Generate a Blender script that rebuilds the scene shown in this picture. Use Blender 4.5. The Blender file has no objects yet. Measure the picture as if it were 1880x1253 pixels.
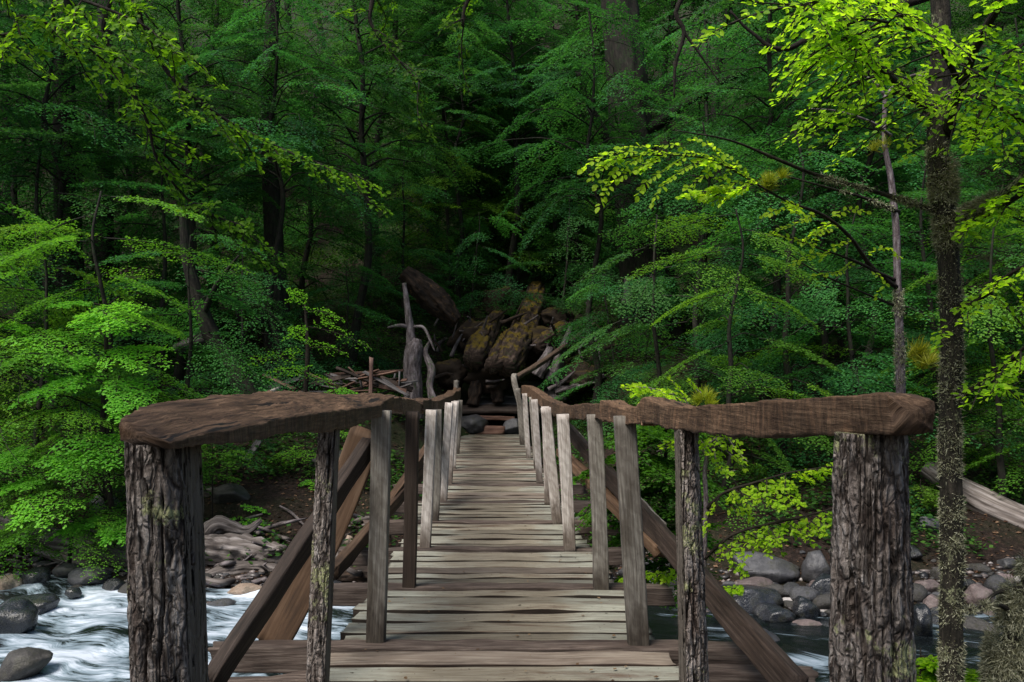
import bpy, math
import numpy as np
from math import radians as RAD
rng = np.random.default_rng(7)
S = bpy.context.scene
COL = S.collection

# ------------------------------------------------------------ camera
F, HX, HY, EYE = 1600.0, 940.0, 700.0, 1.3      # focal length in photo pixels, vanishing column, horizon row, eye height
cam_d = bpy.data.cameras.new('camera'); cam = bpy.data.objects.new('camera', cam_d); COL.objects.link(cam)
cam.location = (0, 0, EYE); cam.rotation_euler = (RAD(90), 0, 0)
cam_d.sensor_width = 36; cam_d.lens = F/1880*36; cam_d.shift_y = (HY-626.5)/1880
cam_d.clip_start = 0.05; cam_d.clip_end = 1000
S.camera = cam
# ------------------------------------------------------------ world, sun, exposure
SUN_EL, SUN_AZ = 56, 222        # degrees; azimuth clockwise from +Y (behind the camera, a little to the left)
w = bpy.data.worlds.new('World'); S.world = w; w.use_nodes = True
nt = w.node_tree; bg = nt.nodes['Background']
sky = nt.nodes.new('ShaderNodeTexSky'); sky.sky_type = 'NISHITA'; sky.sun_disc = False
sky.sun_elevation = RAD(SUN_EL); sky.sun_rotation = RAD(SUN_AZ); sky.air_density = 1.2; sky.dust_density = 3.0; sky.ozone_density = 1.0
nt.links.new(sky.outputs[0], bg.inputs[0]); bg.inputs[1].default_value = 0.115
sd = bpy.data.lights.new('sun', 'SUN'); sun = bpy.data.objects.new('sun', sd); COL.objects.link(sun)
sd.energy = 4.2; sd.angle = RAD(28); sd.color = (1.0, 0.96, 0.9)
sun.rotation_euler = (RAD(90-SUN_EL), 0, RAD(180-SUN_AZ)); sun.location = (0, 0, 30)
S.view_settings.view_transform = 'Standard'; S.view_settings.look = 'None'
S.view_settings.exposure = 0.25; S.view_settings.gamma = 1
S.cycles.max_bounces = 6; S.cycles.diffuse_bounces = 3; S.cycles.glossy_bounces = 2
S.cycles.transmission_bounces = 3; S.cycles.transparent_max_bounces = 8
S.cycles.caustics_reflective = False; S.cycles.caustics_refractive = False

# ------------------------------------------------------------ helpers
def P(px, py, d):                                # photo pixel + distance in metres -> place in the world
    return np.array([(px-HX)/F*d, d, EYE-(py-HY)/F*d])

def tag(o, label=None, cat=None, group=None, kind=None):
    if label: o['label'] = label
    if cat: o['category'] = cat
    if group: o['group'] = group
    if kind: o['kind'] = kind
    return o

def thing(name, label, cat, loc=(0, 0, 0), group=None):
    o = bpy.data.objects.new(name, None); COL.objects.link(o); o.location = loc; o.empty_display_size = .2
    return tag(o, label, cat, group)

def build(name, verts, faces, mat, parent=None, attrs=None, smooth=False, loc=None):
    """faces: (n,k) int array or list of such arrays"""
    verts = np.asarray(verts, dtype=np.float32)
    if loc is not None: verts = verts-np.asarray(loc, dtype=np.float32)
    fl = faces if isinstance(faces, list) else [faces]
    fl = [np.asarray(f, dtype=np.int32) for f in fl if len(f)]
    me = bpy.data.meshes.new(name)
    me.vertices.add(len(verts)); me.vertices.foreach_set('co', verts.ravel())
    idx = np.concatenate([f.ravel() for f in fl]); tot = np.concatenate([np.full(len(f), f.shape[1], np.int32) for f in fl])
    st = np.concatenate([[0], np.cumsum(tot)[:-1]]).astype(np.int32)
    me.loops.add(len(idx)); me.loops.foreach_set('vertex_index', idx)
    me.polygons.add(len(tot)); me.polygons.foreach_set('loop_start', st)
    if smooth: me.polygons.foreach_set('use_smooth', np.ones(len(tot), bool))
    for k, v in (attrs or {}).items():
        v = np.asarray(v, dtype=np.float32)
        if v.ndim == 1:
            a = me.attributes.new(k, 'FLOAT', 'POINT'); a.data.foreach_set('value', v)
        else:
            a = me.attributes.new(k, 'FLOAT_VECTOR', 'POINT'); a.data.foreach_set('vector', v.ravel())
    me.update(calc_edges=True); me.validate()
    me.materials.append(mat)
    o = bpy.data.objects.new(name, me); COL.objects.link(o)
    if loc is not None: o.location = tuple(float(c) for c in loc)
    if parent is not None:
        o.parent = parent
        if loc is None: o.location = tuple(-c for c in parent.location)
    return o

# numpy gradient noise
_perm = np.random.default_rng(3).permutation(256); _perm = np.concatenate([_perm, _perm, _perm])
_g = np.random.default_rng(4).normal(size=(256, 3)); _g /= np.linalg.norm(_g, axis=1)[:, None]
def noise(x, y, z=0.0):
    x, y, z = np.broadcast_arrays(np.asarray(x, float), np.asarray(y, float), np.asarray(z, float))
    xi, yi, zi = np.floor(x).astype(int), np.floor(y).astype(int), np.floor(z).astype(int)
    xf, yf, zf = x-xi, y-yi, z-zi
    u, v, ww = [t*t*t*(t*(t*6-15)+10) for t in (xf, yf, zf)]
    r = 0
    for dx in (0, 1):
        for dy in (0, 1):
            for dz in (0, 1):
                h = _perm[_perm[_perm[(xi+dx) & 255]+((yi+dy) & 255)]+((zi+dz) & 255)]
                g = _g[h]
                d = g[..., 0]*(xf-dx)+g[..., 1]*(yf-dy)+g[..., 2]*(zf-dz)
                r = r+d*np.where(dx, u, 1-u)*np.where(dy, v, 1-v)*np.where(dz, ww, 1-ww)
    return r*1.6
def fbm(x, y, z=0.0, o=4):
    r, a = 0, 1.0
    for i in range(o):
        r = r+a*noise(x*2**i+i*7.3, y*2**i+i*3.1, z*2**i); a *= .5
    return r
def smooth01(a, b, x):
    t = np.clip((x-a)/(b-a), 0, 1); return t*t*(3-2*t)

def grid_faces(n, m, wrap):                      # n rings of m points
    i = np.arange(n-1)[:, None]; j = np.arange(m if wrap else m-1)[None, :]
    a = i*m+j; b = i*m+(j+1) % m
    return np.stack([a, b, b+m, a+m], -1).reshape(-1, 4)

def frames(p):
    t = np.gradient(p, axis=0); t /= np.linalg.norm(t, axis=1)[:, None]+1e-9
    up = np.array([0, 0, 1.]) if abs(t[0, 2]) < .9 else np.array([1., 0, 0])
    a = np.zeros_like(p)
    for i in range(len(p)):
        s = np.cross(t[i], up); s /= np.linalg.norm(s)+1e-9
        a[i] = s; up = np.cross(s, t[i])
    return t, a, np.cross(a, t)

def resample(pts, step):
    pts = np.asarray(pts, float)
    n0 = len(pts)
    if n0 > 2:                                    # Catmull-Rom
        q = np.vstack([2*pts[0]-pts[1], pts, 2*pts[-1]-pts[-2]]); out = []
        for i in range(n0-1):
            a, b, c, d = q[i:i+4]
            k = max(2, int(np.linalg.norm((c-b)[:3])/step)+1)
            t = np.linspace(0, 1, k, endpoint=False)[:, None]
            out.append(.5*((2*b)+(-a+c)*t+(2*a-5*b+4*c-d)*t**2+(-a+3*b-3*c+d)*t**3))
        return np.vstack(out+[pts[-1:]])
    k = max(2, int(np.linalg.norm((pts[1]-pts[0])[:3])/step)+1)
    return pts[0]+(pts[1]-pts[0])*np.linspace(0, 1, k)[:, None]

class Acc:                                        # collects geometry of ONE mesh
    def __init__(s): s.v = []; s.f4 = []; s.f3 = []; s.a = {}; s.n = 0
    def add(s, v, f4=None, f3=None, **at):
        v = np.asarray(v, float)
        if f4 is not None and len(f4): s.f4.append(np.asarray(f4)+s.n)
        if f3 is not None and len(f3): s.f3.append(np.asarray(f3)+s.n)
        for k, x in at.items(): s.a.setdefault(k, []).append(np.asarray(x, float))
        s.v.append(v); s.n += len(v)
    def build(s, name, mat, parent=None, smooth=False, loc=None):
        fs = []
        if s.f4: fs.append(np.vstack(s.f4))
        if s.f3: fs.append(np.vstack(s.f3))
        return build(name, np.vstack(s.v), fs, mat, parent, {k: np.concatenate(x) for k, x in s.a.items()}, smooth, loc)

def tube(acc, pts, step=.15, sides=7, amp=.08, nscale=6, disp=None, cap=True):
    """pts rows: x,y,z,radius"""
    q = resample(pts, step); p, r = q[:, :3], np.abs(q[:, 3])
    t, a, b = frames(p)
    th = np.linspace(0, 2*np.pi, sides, endpoint=False)
    c, s = np.cos(th), np.sin(th)
    L = np.concatenate([[0], np.cumsum(np.linalg.norm(np.diff(p, axis=0), axis=1))])
    dirs = a[:, None, :]*c[None, :, None]+b[:, None, :]*s[None, :, None]
    off = rng.random()*50
    if disp is not None:
        rr = r[:, None]*(1+disp(th[None, :], L[:, None], r[:, None], off))
    else:
        rr = r[:, None]*(1+amp*noise(c[None, :]*1.5+off, s[None, :]*1.5, L[:, None]*nscale))
    V = (p[:, None, :]+dirs*rr[..., None]).reshape(-1, 3)
    gc = np.stack(np.broadcast_arrays(c[None, :]*r[:, None]+off, s[None, :]*r[:, None], L[:, None]), -1).reshape(-1, 3)
    F4 = grid_faces(len(p), sides, True)
    n = len(V)
    f3 = None
    if cap:
        V = np.vstack([V, p[:1], p[-1:]]); gc = np.vstack([gc, gc[:1], gc[n-1:n]])
        j = np.arange(sides); k = (j+1) % sides
        f3 = np.vstack([np.stack([k, j, np.full(sides, n)], -1), np.stack([j+n-sides, k+n-sides, np.full(sides, n+1)], -1)])
    acc.add(V, F4, f3, gc=gc)

def hewn(name, stations, mat, parent=None, nc=20, step=.05, rough=.006, lump=0., tw=0., corner=.25, end_rag=.0, bark=None, label=None):
    """a beam lofted through stations (x,y,z,width,height[,roll]); side vector horizontal"""
    st = np.asarray([list(s)+[0]*(6-len(s)) for s in stations], float)
    q = resample(st, step); p, wd, ht, roll = q[:, :3].copy(), q[:, 3], q[:, 4], q[:, 5]
    t, a, b = frames(p)
    L = np.concatenate([[0], np.cumsum(np.linalg.norm(np.diff(p, axis=0), axis=1))])
    th = np.linspace(0, 2*np.pi, nc, endpoint=False)+np.pi/nc
    e = corner                                    # superellipse exponent: small is square
    cx = np.sign(np.cos(th))*np.abs(np.cos(th))**e; cy = np.sign(np.sin(th))*np.abs(np.sin(th))**e
    m = np.maximum(abs(cx), abs(cy)); cx, cy = cx, cy
    o = rng.random()*90
    X = cx[None, :]*wd[:, None]/2; Y = cy[None, :]*ht[:, None]/2
    d = rough*(noise(X*40+o, Y*40, L[:, None]*3)+.6*noise(X*90+o, Y*90, L[:, None]*7))+lump*noise(X*3+o, Y*3, L[:, None]*4)
    if bark is not None: d = d+bark(X, Y, L[:, None], o)
    nrm = np.hypot(cx, cy); X = X+d*(cx/nrm)[None, :]; Y = Y+d*(cy/nrm)[None, :]
    if tw: roll = roll+tw*noise(L*1.3+o, 0)
    cr, sr = np.cos(roll)[:, None], np.sin(roll)[:, None]
    X, Y = X*cr-Y*sr, X*sr+Y*cr
    V = p[:, None, :]+a[:, None, :]*X[..., None]+b[:, None, :]*Y[..., None]
    if end_rag:
        V[0] -= t[0]*(end_rag*np.abs(noise(X[0]*25+o, Y[0]*25, 3)))[:, None]*2
        V[-1] += t[-1]*(end_rag*np.abs(noise(X[-1]*25+o, Y[-1]*25, 9)))[:, None]*2
    V = V.reshape(-1, 3)
    gc = np.stack(np.broadcast_arrays(X+o, Y, L[:, None]), -1).reshape(-1, 3)
    F4 = grid_faces(len(p), nc, True); n = len(V)
    k = np.arange(nc)
    V = np.vstack([V, V[:nc].mean(0), V[-nc:].mean(0)]); gc = np.vstack([gc, [[o, 0, 0]], [[o, 0, L[-1]]]])
    f3 = np.vstack([np.stack([(k+1) % nc, k, np.full(nc, n)], -1), np.stack([k+n-nc, (k+1) % nc+n-nc, np.full(nc, n+1)], -1)])
    o_ = build(name, V, [F4, f3], mat, parent, {'gc': gc, 'tone': np.full(len(V), rng.random())})
    if label: o_['label'] = label
    return o_

# ------------------------------------------------------------ materials
class NT:
    def __init__(s, name):
        s.m = bpy.data.materials.new(name); s.m.use_nodes = True; s.t = s.m.node_tree; s.n = s.t.nodes; s.n.clear()
        s.out = s.n.new('ShaderNodeOutputMaterial')
    def add(s, typ, **kw):
        x = s.n.new('ShaderNode'+typ)
        for k, v in kw.items():
            if k in ('inp',):
                for kk, vv in v.items():
                    if isinstance(vv, bpy.types.NodeSocket): s.t.links.new(vv, x.inputs[kk])
                    else: x.inputs[kk].default_value = vv
            else: setattr(x, k, v)
        return x
    def attr(s, name): return s.add('Attribute', attribute_name=name)
    def noise(s, vec, scale, detail=4, rough=.55, dist=0):
        return s.add('TexNoise', inp={'Vector': vec, 'Scale': scale, 'Detail': detail, 'Roughness': rough, 'Distortion': dist}).outputs[0]
    def scale(s, vec, v): return s.add('VectorMath', operation='MULTIPLY', inp={0: vec, 1: v}).outputs[0]
    def ramp(s, fac, stops, interp='LINEAR'):
        r = s.add('ValToRGB', inp={'Fac': fac}); r.color_ramp.interpolation = interp
        while len(r.color_ramp.elements) < len(stops): r.color_ramp.elements.new(.5)
        for e, (p, c) in zip(r.color_ramp.elements, stops):
            e.position = p; e.color = (*c, 1) if len(c) == 3 else c
        return r.outputs[0]
    def mix(s, f, a, b, typ='MIX'):
        x = s.add('MixRGB', blend_type=typ)
        for k, v in (('Fac', f), ('Color1', a), ('Color2', b)):
            if isinstance(v, bpy.types.NodeSocket): s.t.links.new(v, x.inputs[k])
            else: x.inputs[k].default_value = v if not isinstance(v, tuple) or len(v) == 4 else (*v, 1)
        return x.outputs[0]
    def math(s, op, a, b=0., c=0.): return s.add('Math', operation=op, inp={0: a, 1: b, 2: c}).outputs[0]
    def sstep(s, v, a, b): return s.add('MapRange', interpolation_type='SMOOTHSTEP', inp={'Value': v, 'From Min': a, 'From Max': b}).outputs[0]
    def bump(s, h, strength=.5, dist=.01): return s.add('Bump', inp={'Height': h, 'Strength': strength, 'Distance': dist}).outputs[0]
    def finish(s, col, rough=.8, bump=None, spec=.4):
        b = s.add('BsdfPrincipled'); b.inputs['Specular IOR Level'].default_value = spec
        for k, v in (('Base Color', col), ('Roughness', rough), ('Normal', bump)):
            if v is None: continue
            if isinstance(v, bpy.types.NodeSocket): s.t.links.new(v, b.inputs[k])
            else: b.inputs[k].default_value = v if not isinstance(v, tuple) else (*v, 1)
        s.t.links.new(b.outputs[0], s.out.inputs[0]); return s.m

def wood(name, dark, mid, light, stain=(.03, .018, .012), stain_amt=.5, grain=60, saw=False, rough=.75, bstr=.6, cutv=False, side=None, walk=False, foot=False):
    m = NT(name); g = m.attr('gc').outputs['Vector']; tn = m.attr('tone').outputs['Fac']
    gv = m.scale(g, (1, 1, .045))
    n1 = m.noise(gv, grain, 5, .65); n2 = m.noise(m.scale(g, (1, 1, .25)), 9, 4, .6, .6); n3 = m.noise(g, 2.2, 3)
    c = m.ramp(n1, [(.3, dark), (.5, mid), (.72, light)])
    c = m.mix(m.sstep(n2, .52, .75), c, (*stain, 1)) if stain_amt >= 1 else m.mix(m.math('MULTIPLY', m.sstep(n2, .48, .72), stain_amt), c, (*stain, 1))
    c = m.mix(m.math('MULTIPLY', m.sstep(n3, .45, .7), .45), c, m.mix(.6, c, (*dark, 1)))
    v = m.add('HueSaturation', inp={'Color': c, 'Value': m.math('MULTIPLY_ADD', tn, .7, .6)}).outputs[0]
    h = m.math('ADD', n1, m.math('MULTIPLY', n2, .6))
    if saw:
        wv = m.add('TexWave', wave_type='BANDS', bands_direction='DIAGONAL', inp={'Vector': m.scale(g, (1, 1, .7)), 'Scale': 9., 'Distortion': 5., 'Detail': 3., 'Detail Scale': 2.5}).outputs['Fac']
        v = m.mix(.3, v, m.mix(1., v, m.ramp(wv, [(.2, (.45, .4, .38)), (.6, (1, 1, 1))]), 'MULTIPLY'))
        h = m.math('ADD', h, m.math('MULTIPLY', wv, .35))
    if walk:                                      # trodden brown line along the middle of the deck, and spots of grime
        ps = m.add('SeparateXYZ', inp={0: m.add('NewGeometry').outputs['Position']}); gp = m.add('NewGeometry').outputs['Position']
        off = m.math('ABSOLUTE', m.math('SUBTRACT', ps.outputs[0], m.math('MULTIPLY_ADD', ps.outputs[1], -.0294, .063)))
        pn = m.noise(gp, 3.2, 5, .65); wk = m.math('MULTIPLY', m.sstep(m.math('ADD', off, m.math('MULTIPLY', pn, -.9)), .10, -.22), .55)
        v = m.mix(wk, v, m.mix(1., v, (.62, .45, .33, 1), 'MULTIPLY'))
        sp = m.noise(gp, 45, 3, .6); v = m.mix(m.sstep(sp, .66, .72), v, (.03, .018, .012, 1))
    if foot:                                      # damp dark foot of the post
        zl = m.add('SeparateXYZ', inp={0: g}).outputs[2]
        v = m.mix(m.math('MULTIPLY', m.sstep(m.math('ADD', zl, m.math('MULTIPLY', n2, -.35)), .12, -.08), .85), v, m.mix(1., v, (.2, .16, .13, 1), 'MULTIPLY'))
    if side:                                      # upper faces weather-bleached; sides painted darker to stand in for shade between planks
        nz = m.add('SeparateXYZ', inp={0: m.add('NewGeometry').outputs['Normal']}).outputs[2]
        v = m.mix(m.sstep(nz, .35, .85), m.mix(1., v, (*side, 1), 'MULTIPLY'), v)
    if cutv:                                      # vertical axe and saw marks across the grain
        cv = m.noise(m.scale(m.add('VectorMath', operation='ADD', inp={0: g, 1: m.scale(g, (0, 0, 0))}).outputs[0], (.2, .22, 1)), 55, 4, .6, .4)
        az = m.math('ABSOLUTE', m.add('SeparateXYZ', inp={0: m.add('NewGeometry').outputs['Normal']}).outputs[2]); sidef = m.sstep(az, .75, .35)
        ck = m.noise(m.scale(g, (1, 1, .05)), 30, 3, .5); top = m.mix(m.sstep(ck, .40, .36), m.mix(.5, v, m.mix(1., v, m.ramp(n1, [(.35, (.55, .5, .45)), (.65, (2.1, 1.9, 1.7))]), 'MULTIPLY')), (.012, .008, .006, 1))
        v = m.mix(m.math('MULTIPLY_ADD', sidef, .75, .0), top, m.mix(1., v, m.ramp(cv, [(.34, (.4, .34, .31)), (.5, (1., 1., 1.)), (.68, (1.9, 1.75, 1.65))]), 'MULTIPLY')); h = m.math('ADD', h, m.math('MULTIPLY', m.math('MULTIPLY', cv, sidef), 1.1))
    return m.finish(v, rough, m.bump(h, bstr, .006), .3)

def bark(name, dark, mid, light, lichen=None, lich=.6, scale=1., bstr=.8, moss=None):
    m = NT(name); g = m.attr('gc').outputs['Vector']
    n1 = m.noise(m.scale(g, (scale, scale, scale*.25)), 28, 5, .65); n2 = m.noise(m.scale(g, (scale, scale, scale*.7)), 60, 4, .6)
    c = m.ramp(n1, [(.32, dark), (.5, mid), (.7, light)])
    c = m.mix(.5, c, m.mix(1., c, m.ramp(n2, [(.3, (.35, .33, .32)), (.65, (1.1, 1.1, 1.1))]), 'MULTIPLY'))
    if lichen:
        n3 = m.noise(g, 6, 5, .7)
        c = m.mix(m.math('MULTIPLY', m.sstep(n3, lich, lich+.06), m.sstep(n2, .4, .6)), c, (*lichen, 1))
    if moss:
        pos = m.add('NewGeometry').outputs['Normal']; sep = m.add('SeparateXYZ', inp={0: pos}).outputs[2]
        n4 = m.noise(g, 3, 4, .7)
        c = m.mix(m.sstep(m.math('ADD', m.math('MULTIPLY', sep, .18), n4), .62, .74), c, m.mix(n2, (moss[0]*.4, moss[1]*.4, moss[2]*.4, 1), (*moss, 1)))
    return m.finish(c, .85, m.bump(m.math('ADD', n1, m.math('MULTIPLY', n2, .4)), bstr, .012), .25)

def leafmat(name, a, b, c, trans=.45, rough=.45, tgain=1.6, spec=.35, hv=.03):
    m = NT(name); t = m.attr('tint').outputs['Fac']; oi = m.add('ObjectInfo').outputs['Random']
    col = m.ramp(t, [(.0, a), (.5, b), (1., c)])
    col = m.add('HueSaturation', inp={'Color': col, 'Hue': m.math('MULTIPLY_ADD', oi, hv, .5-hv/2), 'Value': m.math('MULTIPLY_ADD', oi, .35, .82)}).outputs[0]
    p = m.add('BsdfPrincipled', inp={'Base Color': col, 'Roughness': rough, 'Specular IOR Level': spec})
    tr = m.add('BsdfTranslucent', inp={'Color': m.mix(1., col, (tgain*1.02, tgain, tgain*.5, 1), 'MULTIPLY')})
    x = m.add('MixShader', inp={0: trans, 1: p.outputs[0], 2: tr.outputs[0]})
    m.t.links.new(x.outputs[0], m.out.inputs[0]); return m.m

M = {}
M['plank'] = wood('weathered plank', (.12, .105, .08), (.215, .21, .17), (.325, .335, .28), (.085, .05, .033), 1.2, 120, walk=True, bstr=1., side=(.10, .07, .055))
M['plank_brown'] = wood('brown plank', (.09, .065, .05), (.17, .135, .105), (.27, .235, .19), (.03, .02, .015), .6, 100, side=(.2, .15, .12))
M['cross'] = wood('dark crossbeam', (.025, .017, .013), (.07, .05, .04), (.15, .12, .10), (.02, .012, .01), .7, 90)
M['rail'] = wood('hewn rail wood', (.055, .03, .018), (.10, .06, .036), (.165, .108, .07), (.022, .013, .008), .7, 95, rough=.7, bstr=.9, cutv=True)
M['post_pale'] = wood('pale sawn post', (.27, .24, .21), (.5, .45, .41), (.7, .65, .6), (.14, .1, .075), .7, 120, saw=True, foot=True)
M['post_grey'] = wood('grey sawn post', (.1, .085, .07), (.2, .18, .155), (.33, .31, .27), (.06, .045, .03), .75, 120, saw=True, foot=True)
M['post_dark'] = wood('dark sawn post', (.02, .012, .008), (.06, .038, .026), (.11, .08, .06), (.015, .01, .008), .5, 50)
M['brace'] = wood('brown split board', (.03, .017, .01), (.09, .05, .027), (.17, .11, .07), (.02, .012, .008), .6, 30)
M['brace_dark'] = wood('dark brace', (.014, .009, .007), (.034, .022, .016), (.07, .05, .04), (.010, .007, .005), .5, 80)
M['drift'] = wood('grey driftwood', (.03, .024, .022), (.12, .1, .09), (.3, .27, .26), (.025, .017, .014), .75, 22, bstr=1.)
M['board_old'] = wood('old board', (.03, .026, .026), (.11, .1, .1), (.24, .22, .22), (.03, .02, .015), .6, 40)
M['board_red'] = wood('reddish wood', (.05, .025, .018), (.15, .08, .055), (.28, .17, .13), (.03, .015, .01), .5, 35)
M['rust'] = wood('rusty post', (.06, .03, .025), (.12, .07, .055), (.2, .13, .11), (.03, .015, .01), .3, 50)
M['bark_post'] = bark('thick post bark', (.025, .017, .014), (.12, .09, .075), (.27, .22, .2), (.26, .27, .12), .6, 1.0, .9)
M['bark'] = bark('forest bark', (.005, .0045, .003), (.014, .0125, .009), (.034, .03, .022), (.014, .026, .008), .5, .6, moss=None)
M['bark_moss'] = bark('mossy bark', (.007, .006, .004), (.02, .017, .012), (.055, .046, .035), (.2, .21, .12), .56, 2.0)
M['twig'] = bark('dark twig', (.008, .006, .004), (.02, .015, .011), (.04, .03, .022), None, .6, 3)
M['twig_pale'] = bark('smooth pale bark', (.05, .035, .04), (.14, .11, .12), (.3, .27, .29), (.12, .1, .06), .6, 3, .4)
M['log_moss'] = bark('mossy log bark', (.010, .007, .005), (.042, .027, .02), (.12, .085, .068), (.015, .03, .008), .55, .5, 1., (.16, .11, .012))
M['log_dark'] = bark('rotten log', (.008, .006, .005), (.028, .019, .014), (.09, .055, .035), (.2, .11, .03), .62, .5, 1.)
M['stump'] = bark('grey stump', (.03, .024, .024), (.12, .1, .1), (.26, .23, .24), (.05, .09, .03), .58, .7, 1.)
M['leaf_back'] = leafmat('hillside leaves', (.015, .062, .019), (.031, .125, .031), (.07, .215, .046), .4, .6, 1.6, .12)
M['leaf_mid'] = leafmat('bank leaves', (.035, .10, .014), (.072, .19, .021), (.14, .31, .03), .42, .58, 1.6, .15)
M['leaf_bright'] = leafmat('bright bank leaves', (.05, .17, .018), (.10, .29, .028), (.17, .40, .04), .45, .55, 1.7, .15)
M['leaf_near'] = leafmat('young near leaves', (.075, .165, .008), (.16, .31, .012), (.34, .52, .025), .62, .5, 2.0, .2, .006)
M['leaf_olive'] = leafmat('olive near leaves', (.03, .10, .008), (.065, .19, .01), (.16, .36, .016), .6, .5, 1.9, .15)  # darker and less yellow than the other near leaves
M['leaf_yellow'] = leafmat('yellow leaves', (.13, .17, .01), (.25, .28, .015), (.40, .40, .02), .4, .5, 1.2)
M['lichen'] = leafmat('beard lichen', (.14, .14, .085), (.28, .285, .19), (.46, .46, .34), .2, .9, 1.0, .05)
def fernm():
    return leafmat('undergrowth leaves', (.015, .05, .01), (.03, .09, .014), (.07, .15, .02), .35, .6, 1.4, .2)
M['under'] = fernm()

def rockmat(name, a, b, wet=.0, lich=None):
    m = NT(name); oc = m.add('TexCoord').outputs['Object']; oi = m.add('ObjectInfo').outputs['Random']
    n1 = m.noise(oc, 9, 6, .65); n2 = m.noise(oc, 60, 4, .6)
    c = m.ramp(n1, [(.3, a), (.7, b)])
    c = m.mix(.6, c, m.mix(1., c, m.ramp(n2, [(.3, (.55, .55, .55)), (.7, (1.2, 1.2, 1.2))]), 'MULTIPLY'))
    c = m.add('HueSaturation', inp={'Color': c, 'Value': m.math('MULTIPLY_ADD', oi, .6, .7)}).outputs[0]
    n3 = m.noise(oc, 4, 5, .7); c = m.mix(m.math('MULTIPLY', m.sstep(n3, .5, .66), .7), c, m.mix(n2, (.012, .010, .008, 1), (.05, .05, .025, 1)))
    return m.finish(c, m.math('MULTIPLY_ADD', n2, .5, .55-.55*wet), m.bump(m.math('ADD', n1, m.math('MULTIPLY', n2, .4)), .55, .03), .3+.4*wet)
M['rock_grey'] = rockmat('grey stone', (.028, .028, .032), (.10, .098, .105), .5)
M['rock_pink'] = rockmat('pinkish stone', (.075, .055, .052), (.21, .16, .155), .35)
M['rock_wet'] = rockmat('wet black stone', (.008, .009, .012), (.03, .032, .04), .95)
M['rock_tan'] = rockmat('tan stone', (.25, .17, .12), (.48, .38, .3), .4)
M['rock_white'] = rockmat('white stone', (.3, .27, .26), (.58, .54, .52), .5)
M['rock_moss'] = bark('mossy earth', (.008, .006, .004), (.03, .02, .013), (.07, .05, .035), (.02, .035, .008), .5, .5, 1., (.17, .115, .012))
M['rock_dark'] = rockmat('dark stone', (.02, .018, .017), (.07, .065, .06), .35)

def groundmat():
    m = NT('forest floor'); g = m.add('NewGeometry').outputs['Position']
    n1 = m.noise(g, .9, 5, .65); n2 = m.noise(g, 14, 5, .7); n3 = m.noise(g, 55, 3, .6)
    c = m.ramp(n2, [(.32, (.006, .004, .003)), (.5, (.02, .012, .009)), (.62, (.042, .025, .019)), (.75, (.11, .08, .065))])
    mo = m.mix(n3, (.012, .025, .006, 1), (.035, .07, .014, 1))
    c = m.mix(m.math('MULTIPLY', m.math('MULTIPLY', m.sstep(n1, .42, .58), .85), m.math('MULTIPLY_ADD', m.sstep(m.add('SeparateXYZ', inp={0: g}).outputs[1], 15., 20.), .8, .2)), c, mo)
    sp = m.sstep(n3, .66, .7); c = m.mix(m.math('MULTIPLY', sp, .5), c, (.2, .17, .15, 1))
    return m.finish(c, .9, m.bump(m.math('ADD', n2, m.math('MULTIPLY', n3, .5)), 1., .06), .2)
M['ground'] = groundmat()

def watermat():
    m = NT('river water'); g = m.add('NewGeometry').outputs['Position']; tb = m.attr('turb').outputs['Fac']
    fl = m.attr('flow').outputs['Vector']
    wv = m.noise(m.scale(fl, (.8, 1.6, 1)), 1.3, 3, .6)
    off = m.add('VectorMath', operation='ADD', inp={0: fl, 1: m.scale(m.add('TexNoise', inp={'Vector': fl, 'Scale': 1.1, 'Detail': 2.}).outputs['Color'], (.7, .7, 0))}).outputs[0]
    s1 = m.noise(m.scale(off, (.7, 3.6, 1)), 1.9, 4, .5); s2 = m.noise(m.scale(off, (1.1, 7, 1)), 4.2, 7, .72)
    f = m.math('ADD', m.math('MULTIPLY', s1, .52), m.math('MULTIPLY', s2, .48))
    f = m.math('ADD', f, m.math('MULTIPLY', m.math('SUBTRACT', wv, .5), .55))
    f = m.math('ADD', f, m.math('MULTIPLY_ADD', tb, .40, -.33))
    foam = m.sstep(f, .30, .72)
    bmp = m.bump(m.math('ADD', m.math('MULTIPLY', s1, .8), m.math('MULTIPLY', s2, .3)), .35, .05)
    fr = m.add('Fresnel', inp={'IOR': 1.33, 'Normal': bmp}).outputs[0]
    gl = m.add('BsdfGlossy', inp={'Color': (.8, .9, 1, 1), 'Roughness': .12, 'Normal': bmp})
    tp = m.add('BsdfTransparent', inp={'Color': (.30, .33, .28, 1)})
    body = m.add('MixShader', inp={0: .5, 1: tp.outputs[0], 2: m.add('BsdfDiffuse', inp={'Color': (.010, .013, .014, 1), 'Normal': bmp}).outputs[0]})
    wa = m.add('MixShader', inp={0: fr, 1: body.outputs[0], 2: gl.outputs[0]})
    fo = m.add('BsdfPrincipled', inp={'Base Color': m.ramp(foam, [(.1, (.07, .095, .11)), (.45, (.20, .26, .31)), (.9, (.60, .66, .75))]), 'Roughness': .5, 'Normal': bmp})
    x = m.add('MixShader', inp={0: m.sstep(foam, .02, .42), 1: wa.outputs[0], 2: fo.outputs[0]})
    m.t.links.new(x.outputs[0], m.out.inputs[0]); return m.m
M['water'] = watermat()

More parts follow.
